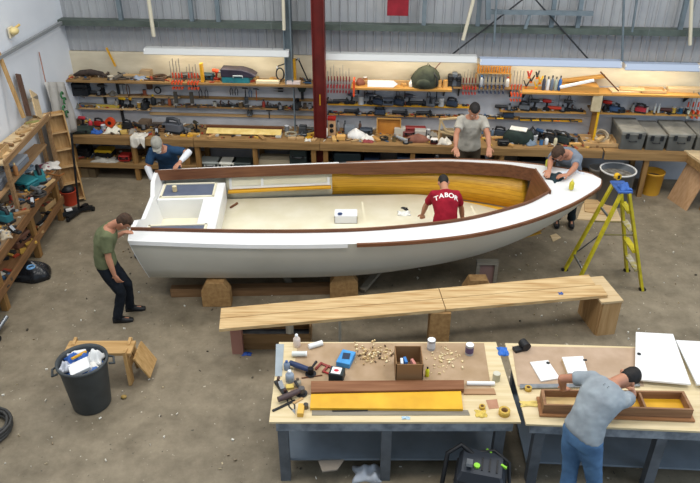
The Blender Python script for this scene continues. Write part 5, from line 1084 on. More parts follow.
# right table things
t=thing('belt_sander','black strap tool at the far left corner of the right table','power tool'); MB().box((0,0,.02),(.16,.08,.04)).obj('base',black,t,bevel=.006); MB().tube([(.05,-.05,.06),(.05,.05,.06)],.05,14).obj('drum',black,t); T(520,350,t,Z1,R(20))
WB_=sheet(((530,362),(548,360),(560,378),(541,381)),Z2,.015,white_paint,'white board with a small hole on the right table','white_board','board'); o=MB().cyl((0,0,0),.02,.004,12).obj('dark_hole_disc',dark,WB_); T(548,363,o,Z2+.0155)  # dark disc stands in for the hole, its inner shade put into the colour
t=thing('white_box','white shallow wooden box beside the hole board','box'); P_=[onz(*v,Z2+.06) for v in((562,357),(583,356),(588,373),(568,373))]; MB().prism([(p.x,p.y) for p in P_],Z2,Z2+.045).obj('body',ply,t); MB().prism([(p.x,p.y) for p in P_],Z2+.045,Z2+.06).obj('lid',white_paint,t); MB().box((0,0,0),(.04,.02,.01)).obj('catch',dark,t,loc=onz(585,360,Z2+.062))
WB_=sheet(((636,332),(673,334),(691,384),(635,379)),Z2+.04,.02,white_paint,'large white panel at the back of the right table','white_board','board'); o=MB().cyl((0,0,0),.022,.004,12).obj('dark_hole_disc',dark,WB_); T(639,354,o,Z2+.0605)  # hole drawn as a flat disc coloured dark like its shaded inside
sheet(((676,340),(712,342),(735,384),(697,384)),Z2+.04,.02,white_paint,'second large white panel cut by the right edge of the photo','white_board','board')
for px,py,l in((655,362,'wooden bearer under the large white panel'),(708,366,'wooden bearer under the white panel at the photo edge')): T(px,py,board(l,.22,.05,.038,pine,'bearer','batten'),Z2)
sheet(((520,384),(640,383),(640,386),(520,388)),Z2,.015,steel,'long grey straightedge on the right table behind the tray','straightedge','straightedge')
# long tray with three compartments
trc=M('varnish_yellow','dfae30','cf9c24',rough=.35,scale=4)
trb=wood('tray_brown_wood','9c7656','7d5a40'); t=thing('compartment_tray','long mahogany tray with yellow floored compartments the man works on','tray',(0,0,0))
c_=[onz(*v,Z2+.13) for v in((544,405),(694,410),(684,391),(541,389))]; ctr=sum(c_,Vector())/4
def ct(u,v,z): 
    q=lerp(lerp(c_[0],c_[1],u),lerp(c_[3],c_[2],u),v); return Vector((q.x,q.y,z))
def pr(u0,u1,v0,v1,z0_,z1_,nm_,m): MB().prism([(ct(u,v,0).x,ct(u,v,0).y) for u,v in((u0,v0),(u1,v0),(u1,v1),(u0,v1))],z0_,z1_).obj(nm_,m,t)
pr(-.02,1.02,-.12,1.05,Z2,Z2+.02,'base_plate',wood('tray_wood_light','a97a52','8f6340')); pr(0.02,.98,.02,.98,Z2+.02,Z2+.04,'floor_panel',trc); pr(0,1,0,.08,Z2+.02,Z2+.13,'side',trb);pr(0,1,.92,1,Z2+.02,Z2+.13,'side',trb);pr(0,.02,.08,.92,Z2+.02,Z2+.13,'end',trb);pr(.98,1,.08,.92,Z2+.02,Z2+.13,'end',trb)
pr(.02,.30,.02,.98,Z2+.04,Z2+.043,'pale_floor_panel',M('pale_varnish','e2c48a','d2b074',rough=.4,scale=4))
for u in(.30,.68): pr(u,u+.015,.08,.92,Z2+.04,Z2+.12,'divider',trb)
T(528,390,tape('small yellow tape roll at the left of the compartment tray','c9a648',.035,.04)); T(531,404,rag('crumpled yellow masking paper left of the compartment tray',.2,.08,.03,C('d8c070',r=.8),85,'masking_paper','paper'))
# rubbish and extractor under the tables
p=onz(368,474,0); o=rag('crumpled white paper bag on the shelf under the left table',.3,.22,.14,C('c4c8d0',r=.7),90,'crumpled_paper','paper'); o.location=p
o=MB().prism([(onz(*v,.39).x,onz(*v,.39).y) for v in((318,450),(344,449),(337,459),(322,461))],.226,.24).obj('board_scrap',M('dull_tan_board','8a8074',rough=.8),None); tag(o,'dull tan board scrap on the shelf under the left table','board')
t=thing('dust_extractor','black dust extractor with green trim and hose between the front tables','dust extractor',(1.27,4.70,0),R(-14))
MB().box((0,0,.2),(.50,.42,.34)).obj('tub',C('24272b'),t,bevel=.02); MB().loft([[(i*q*.22,j*q*.18,z) for i,j in((-1,-1),(1,-1),(1,1),(-1,1))] for q,z in((1,.37),(1.05,.46),(.85,.56))],smooth=False).obj('motor_head',C('2b3038'),t,bevel=.02)
MB().beam((-.12,.0,.56),(-.12,-.12,.62),.06,.03).obj('grey_strap',grey,t)
for x in(.0,.07,.14): MB().box((x,-.02,.565),(.015,.16,.01)).obj('vent_slot',black,t)
for x,yy in((.05,.16),(.20,.0)): MB().box((x,yy,.56),(.06,.02,.02),rz=R(-30)).obj('green_latch',C('8fd43a'),t)
MB().cyl((-.05,-.06,.56),.03,.02,14).obj('green_knob',C('8fd43a'),t)
for x in(-.18,.18): MB().tube([(x-.02,-.15,.045),(x+.02,-.15,.045)],.045,12).obj('wheel',black,t)
MB().tube([(-.1,.1,.54),(-.22,.14,.60),(-.34,.06,.54),(-.36,-.06,.25),(-.34,-.12,.05)],.024,10).obj('hose',black,t); MB().tube([(-.05,.14,.54),(.1,.17,.57),(.25,.08,.54),(.28,-.05,.3)],.018,10).obj('hose',black,t)
# ---------- people ----------
skin=M('skin','b98468','a87258',rough=.55,scale=5)
def fuse(mb,name,mats,parent,vox,smooth=3,it=.5,dispn=0,label=None):
    tmp=mb.obj('tmp_mesh',mats); 
    m=tmp.modifiers.new('r','REMESH'); m.mode='VOXEL'; m.voxel_size=vox; m.use_smooth_shade=True
    m=tmp.modifiers.new('s','SMOOTH'); m.iterations=smooth; m.factor=it
    if dispn:
        tx=bpy.data.textures.new('folds','CLOUDS'); tx.noise_scale=.11; tx.noise_depth=2
        d=tmp.modifiers.new('d','DISPLACE'); d.texture=tx; d.strength=dispn; d.mid_level=.5; d.texture_coords='LOCAL'
    dg=bpy.context.evaluated_depsgraph_get(); me=bpy.data.meshes.new_from_object(tmp.evaluated_get(dg)); old=tmp.data
    bpy.data.objects.remove(tmp); bpy.data.meshes.remove(old)
    me.name=name; me.materials.clear(); 
    for q in (mats if isinstance(mats,list) else [mats]): me.materials.append(q)
    for p in me.polygons: p.use_smooth=True; p.material_index=0
    o=bpy.data.objects.new(name,me); COL.objects.link(o); o.parent=parent
    if label: o['label']=label
    return o
def ring(c,a,b,ra,rb,n=20,sq=0):
    out=[]
    for k in range(n):
        t=2*PI*k/n; x,y=math.cos(t),math.sin(t)
        out.append(c+a*(ra*x)+b*(rb*y))
    return out
def ik(a,t,l1,l2,pole):
    d=t-a; L_=d.length
    if L_>(l1+l2)*.995: t=a+d.normalized()*(l1+l2)*.995; d=t-a; L_=d.length
    x=(l1*l1-l2*l2+L_*L_)/(2*L_); h=math.sqrt(max(0,l1*l1-x*x)); dn=d.normalized(); pp=(pole-dn*pole.dot(dn)).normalized()
    return a+dn*x+pp*h,t
HEADP=[(-.122,.02,.022,.062),(-.108,.045,.045,.045),(-.075,.058,.072,.022),(-.035,.067,.088,.006),(.01,.073,.095,-.002),(.05,.076,.098,-.006),(.085,.067,.086,-.008),(.108,.045,.058,-.010),(.12,.018,.022,-.010)]
def headmesh(mb,Mx,k=1.0,hair=0):
    rings=[]
    for z,rx,ry,oy in HEADP:
        r=[]
        for i in range(20):
            a=2*PI*i/20; x=rx*math.cos(a); y=ry*math.sin(a)
            q=k
            if hair:
                q=1.10
                if (y>.02 and z<.062) or z<-.05 or (z<-.02 and y>-.03): q=.90
                if hair==2 and (z<.02): q=.90
            r.append(Mx@Vector((x*q,(y)*q+oy,z*(q if z>0 else 1))))
        rings.append(r)
    mb.loft(rings)
def human(name,label,J,shirt,trou,hairm,s=1.0,sleeve=.62,glasses=None,hair=1,cap=None,shoes=black,kneel=False,mask=None,fore=None,hemz=-.03,longs=False,gloves=None,cat='person'):
    """J: pelvis P, up U1 (hips to waist), U2 (chest), S (to the person's left), face F, head up HU, hands HL HR, elbow poles, feet AL AR"""
    V=Vector; P=V(J['P']); U1=V(J['U1']).normalized(); U2=V(J['U2']).normalized(); S=V(J['S']).normalized()
    S=(S-U2*S.dot(U2)).normalized()
    fw1=U1.cross(S)*1; fw1=-(S.cross(U1)).normalized()*-1
    fwd=lambda U:(S.cross(U)).normalized()*1.0
    # S is the person's left; forward = S x U
    W=P+U1*.17*s; Um=(U1+U2).normalized(); Ch=W+Um*.17*s; Sh=Ch+U2*.15*s; Nk=Sh+U2*.075*s
    HU=V(J['HU']).normalized(); Fc=V(J['F']).normalized(); Fc=(Fc-HU*Fc.dot(HU)).normalized()
    Hc=Nk+HU*.145*s+Fc*.03*s+U2*.02
    Xh=Fc.cross(HU).normalized(); Mx=Matrix(((Xh.x,Fc.x,HU.x,Hc.x),(Xh.y,Fc.y,HU.y,Hc.y),(Xh.z,Fc.z,HU.z,Hc.z),(0,0,0,1)))@Matrix.Diagonal((s,s,s,1))
    root=thing(name,label,cat,(0,0,0))
    def torso(mb,g=0,low=-.08,topn=True,k=1):
        R_=[(P+U1*low*s,.155,.115,U1),(P+U1*.0*s,.172,.122,U1),(P+U1*.09*s,.16,.115,U1),(W,.148,.108,U1),(W+Um*.09*s,.162,.115,Um),(Ch,.178,.122,Um),(Ch+U2*.08*s,.186,.118,U2),(Sh-U2*.01,.17,.098,U2),(Sh+U2*.03*s,.12,.08,U2)]
        if topn: R_.append((Sh+U2*.055*s,.075,.068,U2))
        mb.loft([ring(c,S,fwd(U),ra*s+g,rb*s+g) for c,ra,rb,U in R_])
    shl={}; el={}; wr={}
    for k,sg in(('L',1),('R',-1)):
        a=Sh+S*(sg*.165*s)-U2*.02*s; shl[k]=a; e,t=ik(a,V(J['H'+k]),.29*s,.255*s,V(J['E'+k])); el[k]=e; wr[k]=t
    hip={};kn={};an={}
    for k,sg in(('L',1),('R',-1)):
        a=P+S*(sg*.09*s)-U1*.04*s; hip[k]=a; q,t=ik(a,V(J['A'+k]),.44*s,.42*s,V(J.get('K'+k,J.get('K',fwd(U1))))); kn[k]=q; an[k]=t
    # body
    b=MB(); torso(b,0)
    b.tube([Sh-U2*.02,Nk,Hc-HU*.06*s-Fc*.02*s],[.066*s,.056*s,.055*s],14)
    headmesh(b,Mx)
    b.tube([Mx@V((0,.085,.025)),Mx@V((0,.108,-.012)),Mx@V((0,.098,-.028))],[.010*s,.017*s,.012*s],8)
    for e_ in(-1,1): b.ball(Mx@V((e_*.075,-.008,-.005)),(.016*s,.020*s,.032*s),8,6,None); b.ball(Mx@V((e_*.03,.082,.034)),(.022*s,.012*s,.008*s),8,6)
    b.ball(Mx@V((0,.090,-.058)),(.026*s,.012*s,.010*s),8,6)
    for k,sg in(('L',1),('R',-1)):
        b.tube([shl[k],lerp(shl[k],el[k],.3),lerp(shl[k],el[k],.8),el[k],lerp(el[k],wr[k],.25),lerp(el[k],wr[k],.7),wr[k]],[.055*s,.050*s,.042*s,.041*s,.043*s,.034*s,.027*s],12)
        d=V(J.get('D'+k,(wr[k]-el[k]))).normalized(); nrm=V(J.get('N'+k,(0,0,-1))); nrm=(nrm-d*nrm.dot(d)).normalized(); sd=d.cross(nrm).normalized()
        w0=wr[k]; pc=[ring(w0+d*q*s,sd,nrm,rx*s,ry*s,12) for q,rx,ry in((-.01,.026,.020),(.02,.034,.018),(.055,.043,.017),(.085,.041,.015),(.098,.036,.012))]
        b.loft(pc)
        cu=J.get('curl',.35)
        for i,(o_,L_) in enumerate(((-.033,.066),(-.011,.078),(.011,.083),(.033,.074))):
            p0=w0+d*.08*s+sd*o_*s; pts=[p0]; ang=0
            dirn=(d+sd*o_*2.2).normalized()
            for j,fr in enumerate((.45,.3,.25)):
                ang+=cu*(.6 if j==0 else 1); pts.append(pts[-1]+(dirn*math.cos(ang)+nrm*math.sin(ang))*L_*fr*s*1.15)
            b.tube(pts,[.0105*s,.0095*s,.0088*s,.0075*s],8)
        ts=J.get('thumb'+k,sg); p0=w0+d*.025*s+sd*ts*.028*s
        b.tube([p0,p0+(d*.5+sd*ts*.8+nrm*.3).normalized()*.035*s,p0+(d*.8+sd*ts*.75+nrm*.5).normalized()*.068*s],[.014*s,.012*s,.009*s],8)
        b.tube([hip[k],lerp(hip[k],kn[k],.35),lerp(hip[k],kn[k],.85),kn[k],lerp(kn[k],an[k],.3),lerp(kn[k],an[k],.8),an[k]],[.085*s,.08*s,.057*s,.055*s,.056*s,.037*s,.035*s],14)
        toe=V(J.get('T'+k,J.get('T',fwd(U1)))); toe=V((toe.x,toe.y,toe.z)).normalized()
        b.tube([an[k]+V((0,0,-.03))*(0 if kneel else 1),an[k]+toe*.09*s+V((0,0,-.045*s))*(0 if kneel else 1),an[k]+toe*.15*s+V((0,0,-.05*s))*(0 if kneel else 1)],[.035*s,.03*s,.022*s],10)
    body=fuse(b,'body',J.get('skin',skin),root,.0078,2,.5)
    # eyes and hair
    for e_ in(-1,1):
        MB().ball(Mx@V((e_*.031,.083,.014)),.0105*s,8,6).obj('eye',C('ece8e2'),root); 
    if hairm:
        h=MB(); headmesh(h,Mx,1,hair); fuse(h,'hair',hairm,root,.008,2,.4)
    if cap:
        c=MB(); rr=[]
        for z,rx,ry,oy in((.028,.088,.112,-.004),(.06,.090,.114,-.006),(.095,.080,.100,-.008),(.12,.055,.07,-.01),(.132,.02,.025,-.01)): rr.append([Mx@V((rx*math.cos(2*PI*i/20),ry*math.sin(2*PI*i/20)+oy,z)) for i in range(20)])
        c.loft(rr); 
        if J.get('brim',1): c.loft([[Mx@V((x*.075,y_,z_)) for x,y_ in((-1,.07),(-.8,.14),(0,.165),(.8,.14),(1,.07))] for z_ in(.026,.036)],smooth=False)
        c.obj('cap',cap,root)
    if glasses:
        g_=MB()
        for e_ in(-1,1): g_.ball(Mx@V((e_*.034,.104,.014)),(.028*s,.012*s,.018*s),10,6,Mx.to_3x3().normalized()); g_.tube([Mx@V((e_*.062,.095,.016)),Mx@V((e_*.082,.0,.012))],.004,6)
        g_.tube([Mx@V((-.012,.108,.018)),Mx@V((.012,.108,.018))],.004,6)
        fuse(g_,'glasses',glasses,root,.005,1,.3)
    if mask: MB().ball(Mx@V((0,.10,-.05)),(.045*s,.035*s,.042*s),12,8,Mx.to_3x3().normalized()).obj('dust_mask',mask,root)
    if fore:
        for k in 'LR': MB().tube([lerp(el[k],wr[k],-.12),lerp(el[k],wr[k],.1),lerp(el[k],wr[k],.5),lerp(el[k],wr[k],.9)],[.052*s,.056*s,.05*s,.038*s],14).obj('white_sleeve',fore,root)
    # shirt
    t=MB(); torso(t,.020,low=hemz,topn=False)
    for k in 'LR':
        e=lerp(shl[k],el[k],sleeve) if not longs else el[k]
        pts=[lerp(Sh,shl[k],.55),shl[k],lerp(shl[k],e,.5),e]; rr=[.068*s,.076*s,.070*s,.068*s]
        if longs: pts+=[lerp(el[k],wr[k],.5),lerp(el[k],wr[k],.92)]; rr=[.066*s,.072*s,.062*s,.056*s,.05*s,.042*s]
        t.tube(pts,rr,14)
    sh=fuse(t,'shirt',shirt,root,.013,3,.5,.022)
    # trousers
    t=MB(); t.loft([ring(P+U1*q*s,S,fwd(U1),ra*s,rb*s) for q,ra,rb in((-.13,.13,.11),(-.05,.178,.13),(.03,.182,.132),(.08,.172,.125))])
    for k in 'LR': t.tube([hip[k]+U1*.03,lerp(hip[k],kn[k],.3),lerp(hip[k],kn[k],.85),kn[k],lerp(kn[k],an[k],.35),lerp(kn[k],an[k],.85),an[k]+(an[k]-kn[k]).normalized()*.02],[.105*s,.1*s,.077*s,.074*s,.072*s,.064*s,.068*s],14)
    fuse(t,'trousers',trou,root,.013,3,.5,.02)
    for k in 'LR':
        toe=V(J.get('T'+k,J.get('T',fwd(U1)))).normalized(); a=an[k]
        if kneel: MB().tube([a-toe*.05,a,a+toe*.10,a+toe*.2],[.03,.045,.046,.03],12).obj('shoe',shoes,root)
        else:
            f=V((toe.x,toe.y,0)).normalized(); sdv=V((-f.y,f.x,0)); z=a.z-.085*s
            prof=[(-.07,.030,.085),(-.04,.038,.10),(.03,.040,.10),(.09,.046,.07),(.15,.046,.055),(.20,.03,.04)]
            rings=[[V((a.x,a.y,0))+f*x*s+sdv*(w_*s*cx)+V((0,0,z+hh*s*cz)) for cx,cz in((-1,0),(-1,.35),(-.7,.85),(0,1),(.7,.85),(1,.35),(1,0))] for x,w_,hh in prof]
            MB().loft(rings).obj('shoe',shoes,root)
    return root,dict(Sh=Sh,Ch=Ch,W=W,P=P,S=S,U2=U2,Um=Um,fwd=fwd,Hc=Hc,Mx=Mx,s=s,shirt=sh)
def cm_(n,c,c2,sc=7,b=.25): return M(n,c,c2,rough=.9,scale=sc,bump=b,spec=.15)
dk_hair=M('dark_hair','1f1a18','14110f',rough=.7,scale=30,bump=.4); br_hair=M('short_brown_hair','4a3526','36261b',rough=.8,scale=30,bump=.4)
# 1 man in olive shirt at the transom
human('person','person in an olive green shirt and dark trousers, head bowed over the stern corner',dict(
 P=(-3.17,7.70,.93),U1=(-.02,.03,1),U2=(.55,.12,1),S=(-.1,1,0),F=(.45,.2,-.95),HU=(1,.12,.42),
 HR=(-3.02,7.52,.74),ER=(-.6,-.5,-.3),HL=(-2.98,8.02,1.20),EL=(-.2,.3,-1),DL=(1,.2,-.1),DR=(.35,.05,-1),NR=(.2,1,0),
 AL=(-3.05,7.92,.085),AR=(-3.15,7.66,.085),T=(1,.15,0)),
 cm_('olive_shirt','6b7052','5a5f45'),cm_('dark_navy_trousers','20252d','171b21'),br_hair,s=.985,sleeve=.7,cap=None)
# glasses pushed up on his head are part of the hair line: small dark strap
# 2 man in blue with grey cap and mask beyond the transom
human('person','person in a dark blue shirt, grey cap and dust mask beyond the far stern corner',dict(
 P=(-3.02,10.74,.88),U1=(0,-.3,1),U2=(-.10,-.80,.9),S=(1,-.0,0),F=(.15,-.75,-.65),HU=(-.05,-.6,.8),
 HR=(-3.19,10.26,.86),ER=(-.6,.3,-.2),HL=(-2.70,10.20,1.225),EL=(1,.1,.1),DL=(-.3,-.6,-.2),DR=(0,-.1,-1),NR=(1,0,0),
 AL=(-2.86,10.85,.085),AR=(-3.08,10.8,.085),T=(0,-1,0)),
 cm_('navy_blue_shirt','2d4a68','233a54'),cm_('dark_trousers','23262b','191b1f'),None,s=1.0,sleeve=.75,fore=C('d9dadd'),cap=M('grey_knit_cap','9a978c','87847a',rough=.9,scale=14),glasses=black,mask=C('d8d4cc'))
# 3 standing man in pale tee
human('person','person in a pale grey t-shirt standing behind the boat with both hands on its edge',dict(
 P=(2.03,11.16,1.09),U1=(0,-.10,1),U2=(-.0,-.22,1),S=(1,.02,0),F=(-.05,-.7,-.72),HU=(-.02,-.75,.8),
 HR=(1.70,10.52,1.30),ER=(-1,.5,0),HL=(2.26,10.50,1.30),EL=(1,.5,0),DR=(.1,-.8,-.4),DL=(-.1,-.8,-.4),
 AL=(2.16,11.2,.085),AR=(1.92,11.2,.085),T=(0,-1,0)),
 cm_('pale_grey_shirt','b9b4a8','a8a397'),cm_('brown_trousers','4c4236','3b3329'),dk_hair,s=1.10,sleeve=.68)
# 4 man leaning over the bow
human('person','person in a grey blue shirt and dark glasses leaning over the bow deck',dict(
 P=(3.50,10.2,1.06),U1=(-.2,-.35,1),U2=(-.55,-.75,.62),S=(.75,-.6,0),F=(-.45,-.25,-.9),HU=(-.65,-.55,.45),
 HR=(2.90,9.36,1.39),ER=(-.8,.5,.3),HL=(3.06,9.10,1.40),EL=(1,-.2,-.1),DR=(-.4,-.8,-.1),DL=(-1,-.1,-.05),
 AL=(3.74,10.38,.085),AR=(3.50,10.42,.085),T=(-.2,-1,0)),
 cm_('grey_blue_shirt','7f8894','6f7884'),cm_('dark_green_trousers','1f2a2e','161e21'),br_hair,s=1.08,sleeve=.7,glasses=black)
# 5 man in red inside the boat
_,K=human('person','person in a red shirt with white lettering kneeling inside the boat, seen from behind',dict(
 P=(1.34,8.60,.98),U1=(.02,.5,1),U2=(.0,.85,.65),S=(-1,.02,0),F=(.05,.3,-1),HU=(0,1,.22),
 HR=(1.66,9.0,.80),ER=(1,-.3,.2),HL=(1.04,9.15,.78),EL=(-1,-.2,.2),DR=(-.1,.6,-.6),DL=(.1,.6,-.5),
 AL=(1.18,8.46,.75),AR=(1.42,8.46,.75),KL=(0,1,-.3),KR=(0,1,-.3),T=(0,-1,-.1)),
 cm_('red_shirt','9c1f30','861727'),cm_('dark_work_trousers','2a2c33','1e2026'),dk_hair,s=.95,sleeve=.7,kneel=True)
def letters(K,txt,v0,size,span,arc,up=.0):
    cu=bpy.data.curves.new('t','FONT'); cu.body='X'; out=MB(); sc=K['s']; n=len(txt)
    for i,ch in enumerate(txt):
        cu.body=ch; cu.size=size; cu.align_x='CENTER'; cu.extrude=.0015; cu.offset=.002*size/.1
        o=bpy.data.objects.new('t',cu); COL.objects.link(o); dg=bpy.context.evaluated_depsgraph_get(); me=bpy.data.meshes.new_from_object(o.evaluated_get(dg))
        u=(i/(n-1)-.5)*2; x0=u*span; y0=v0-arc*u*u; tilt=-u*arc*3
        vs=[]
        for v in me.vertices:
            x=v.co.x*math.cos(tilt)-v.co.y*math.sin(tilt)+x0; y=v.co.x*math.sin(tilt)+v.co.y*math.cos(tilt)+y0
            vs.append((x,y,v.co.z))
        out.add(vs,[tuple(p.vertices) for p in me.polygons]); bpy.data.objects.remove(o); bpy.data.meshes.remove(me)
    # wrap on the back of the shirt by casting on to the shirt mesh
    sh=K['shirt']; S=K['S']; U=K['U2']; bk=-K['fwd'](U); C0=K['Ch']+U*.03
    from mathutils.bvhtree import BVHTree
    bv=BVHTree.FromPolygons([v.co.copy() for v in sh.data.vertices],[tuple(p.vertices) for p in sh.data.polygons])
    for i,v in enumerate(out.v):
        p=C0-S*v.x+U*v.y+bk*.6; hit=bv.ray_cast(p,-bk)[0]
        out.v[i]=(hit if hit else C0-S*v.x+U*v.y+bk*.13)+bk*(.005+v.z)
    return out
letters(K,'TABOR',-.01,.10,.135,.03).obj('lettering',C('f2ede6'),K['shirt'],fixn=False)
# 6 man bending over right front table
_,K6=human('person','person in a light grey t-shirt and blue jeans bending over the right front table',dict(
 P=(2.14,4.64,1.02),U1=(.28,.34,1),U2=(.78,.58,.42),S=(-.80,.60,.0),F=(.2,.4,-1),HU=(.9,.45,-.02),
 HR=(2.84,5.30,1.0),ER=(1,-.4,-.1),HL=(2.10,5.20,1.03),EL=(-.9,.1,.3),DR=(-.3,1,-.2),DL=(.5,.6,-.3),
 AL=(2.02,4.42,.085),AR=(2.32,4.38,.085),T=(.2,1,0)),
 cm_('light_grey_tee','99a2a8','888f95'),M('blue_jeans','4f7296','3f5f82',rough=.9,scale=8,bump=.2),dk_hair,s=1.02,sleeve=.6)
letters(K6,'::',.05,.05,.02,0).obj('small_print',C('4a4f55'),K6['shirt'],fixn=False)
# things in and on the boat
def IB(o,px,py,z,rz=0,rx=0,ry=0): o.location=onz(px,py,z); o.rotation_euler=(rx,ry,rz); return o
IB(board('small brown chisel block lying on the cream boat floor',.18,.03,.025,mahog,'wood_chisel','chisel'),234,206,SOLE+.02,R(60))
IB(cbox('white box with dark blue patches inside the boat by the near side',.34,.22,.12,'e9ebee','plastic_box'),346,220,SOLE+.02,R(0)); 
o=MB().cyl((0,0,0),.035,.01,14).obj('blue_disc',C('33476e'),None); IB(o,340,214,SOLE+.155); tag(o,'round dark blue disc on the white box inside the boat','disc')
IB(rag('white rag with black glove beside the white box inside the boat',.2,.14,.06,C('e2e2dc'),101),404,214,SOLE+.02); IB(rag('black glove lying on the boat floor left of the person in red',.12,.06,.05,black,102,'black_glove','glove'),405,209,SOLE+.02,R(-50))
IB(jar('small brass coloured cup on the far stern seat','c8b48a','e0d4b0',h=.08,r=.035),175,191,ZT+.02); IB(jar('small brass coloured cup on the near stern seat','c8a860','e0d4b0',h=.09,r=.035),185,219,.62)
IB(rag('dark cloth beside the brass cup in the stern footwell',.16,.14,.04,C('1f3036'),103,'dark_cloth','cloth'),181,217,.617); IB(board('yellowish batten in the stern footwell',.3,.04,.02,yellow_wood,'batten','batten'),176,210,.617,R(20))
IB(bottle('green yellow bottle on the far side deck at the bow','b5b03a','26282b',.14,.03),547,166,1.285); IB(bottle('yellow bottle on the near bow deck, right of the forearm','d2c23a','e6dc8a',.15,.035),571,189,1.335)
IB(rag('dark teal cloth under the arms of the person at the bow',.30,.34,.10,C('22393f','1a2c31',.9),104,'teal_cloth','cloth'),556,179,1.30,R(20)) ; IB(rag('pale crumpled cloth on the bow deck right of the teal cloth',.36,.26,.10,C('c9ced6',r=.9),105,'pale_cloth','cloth'),571,175,1.30,R(20))
o=MB().cyl((0,0,0),.025,.03,12).obj('deck_plug',dark,None); IB(o,437,157,1.235); tag(o,'tiny dark fitting on the far side deck near the standing man','fitting')
for px,l in((348,'tiny dark screw mark on the near side deck, left one'),(352,'tiny dark screw mark on the near side deck, right one')):
    pass
p=onz(134,272); t=thing('shoe_pair','dark object with straps on the floor below the stern corner','floor tool',(p.x+.02,p.y+.5,0)); MB().box((0,0,.05),(.22,.24,.08)).obj('body',C('26292d'),t,bevel=.01); MB().tube([(-.08,0,.09),(0,.02,.2),(.08,0,.09)],.018,8).obj('handle',black,t); MB().tube([(-.1,-.12,.06),(.1,-.12,.08)],.03,8).obj('roller',grey,t)
t.name='floor_sander'
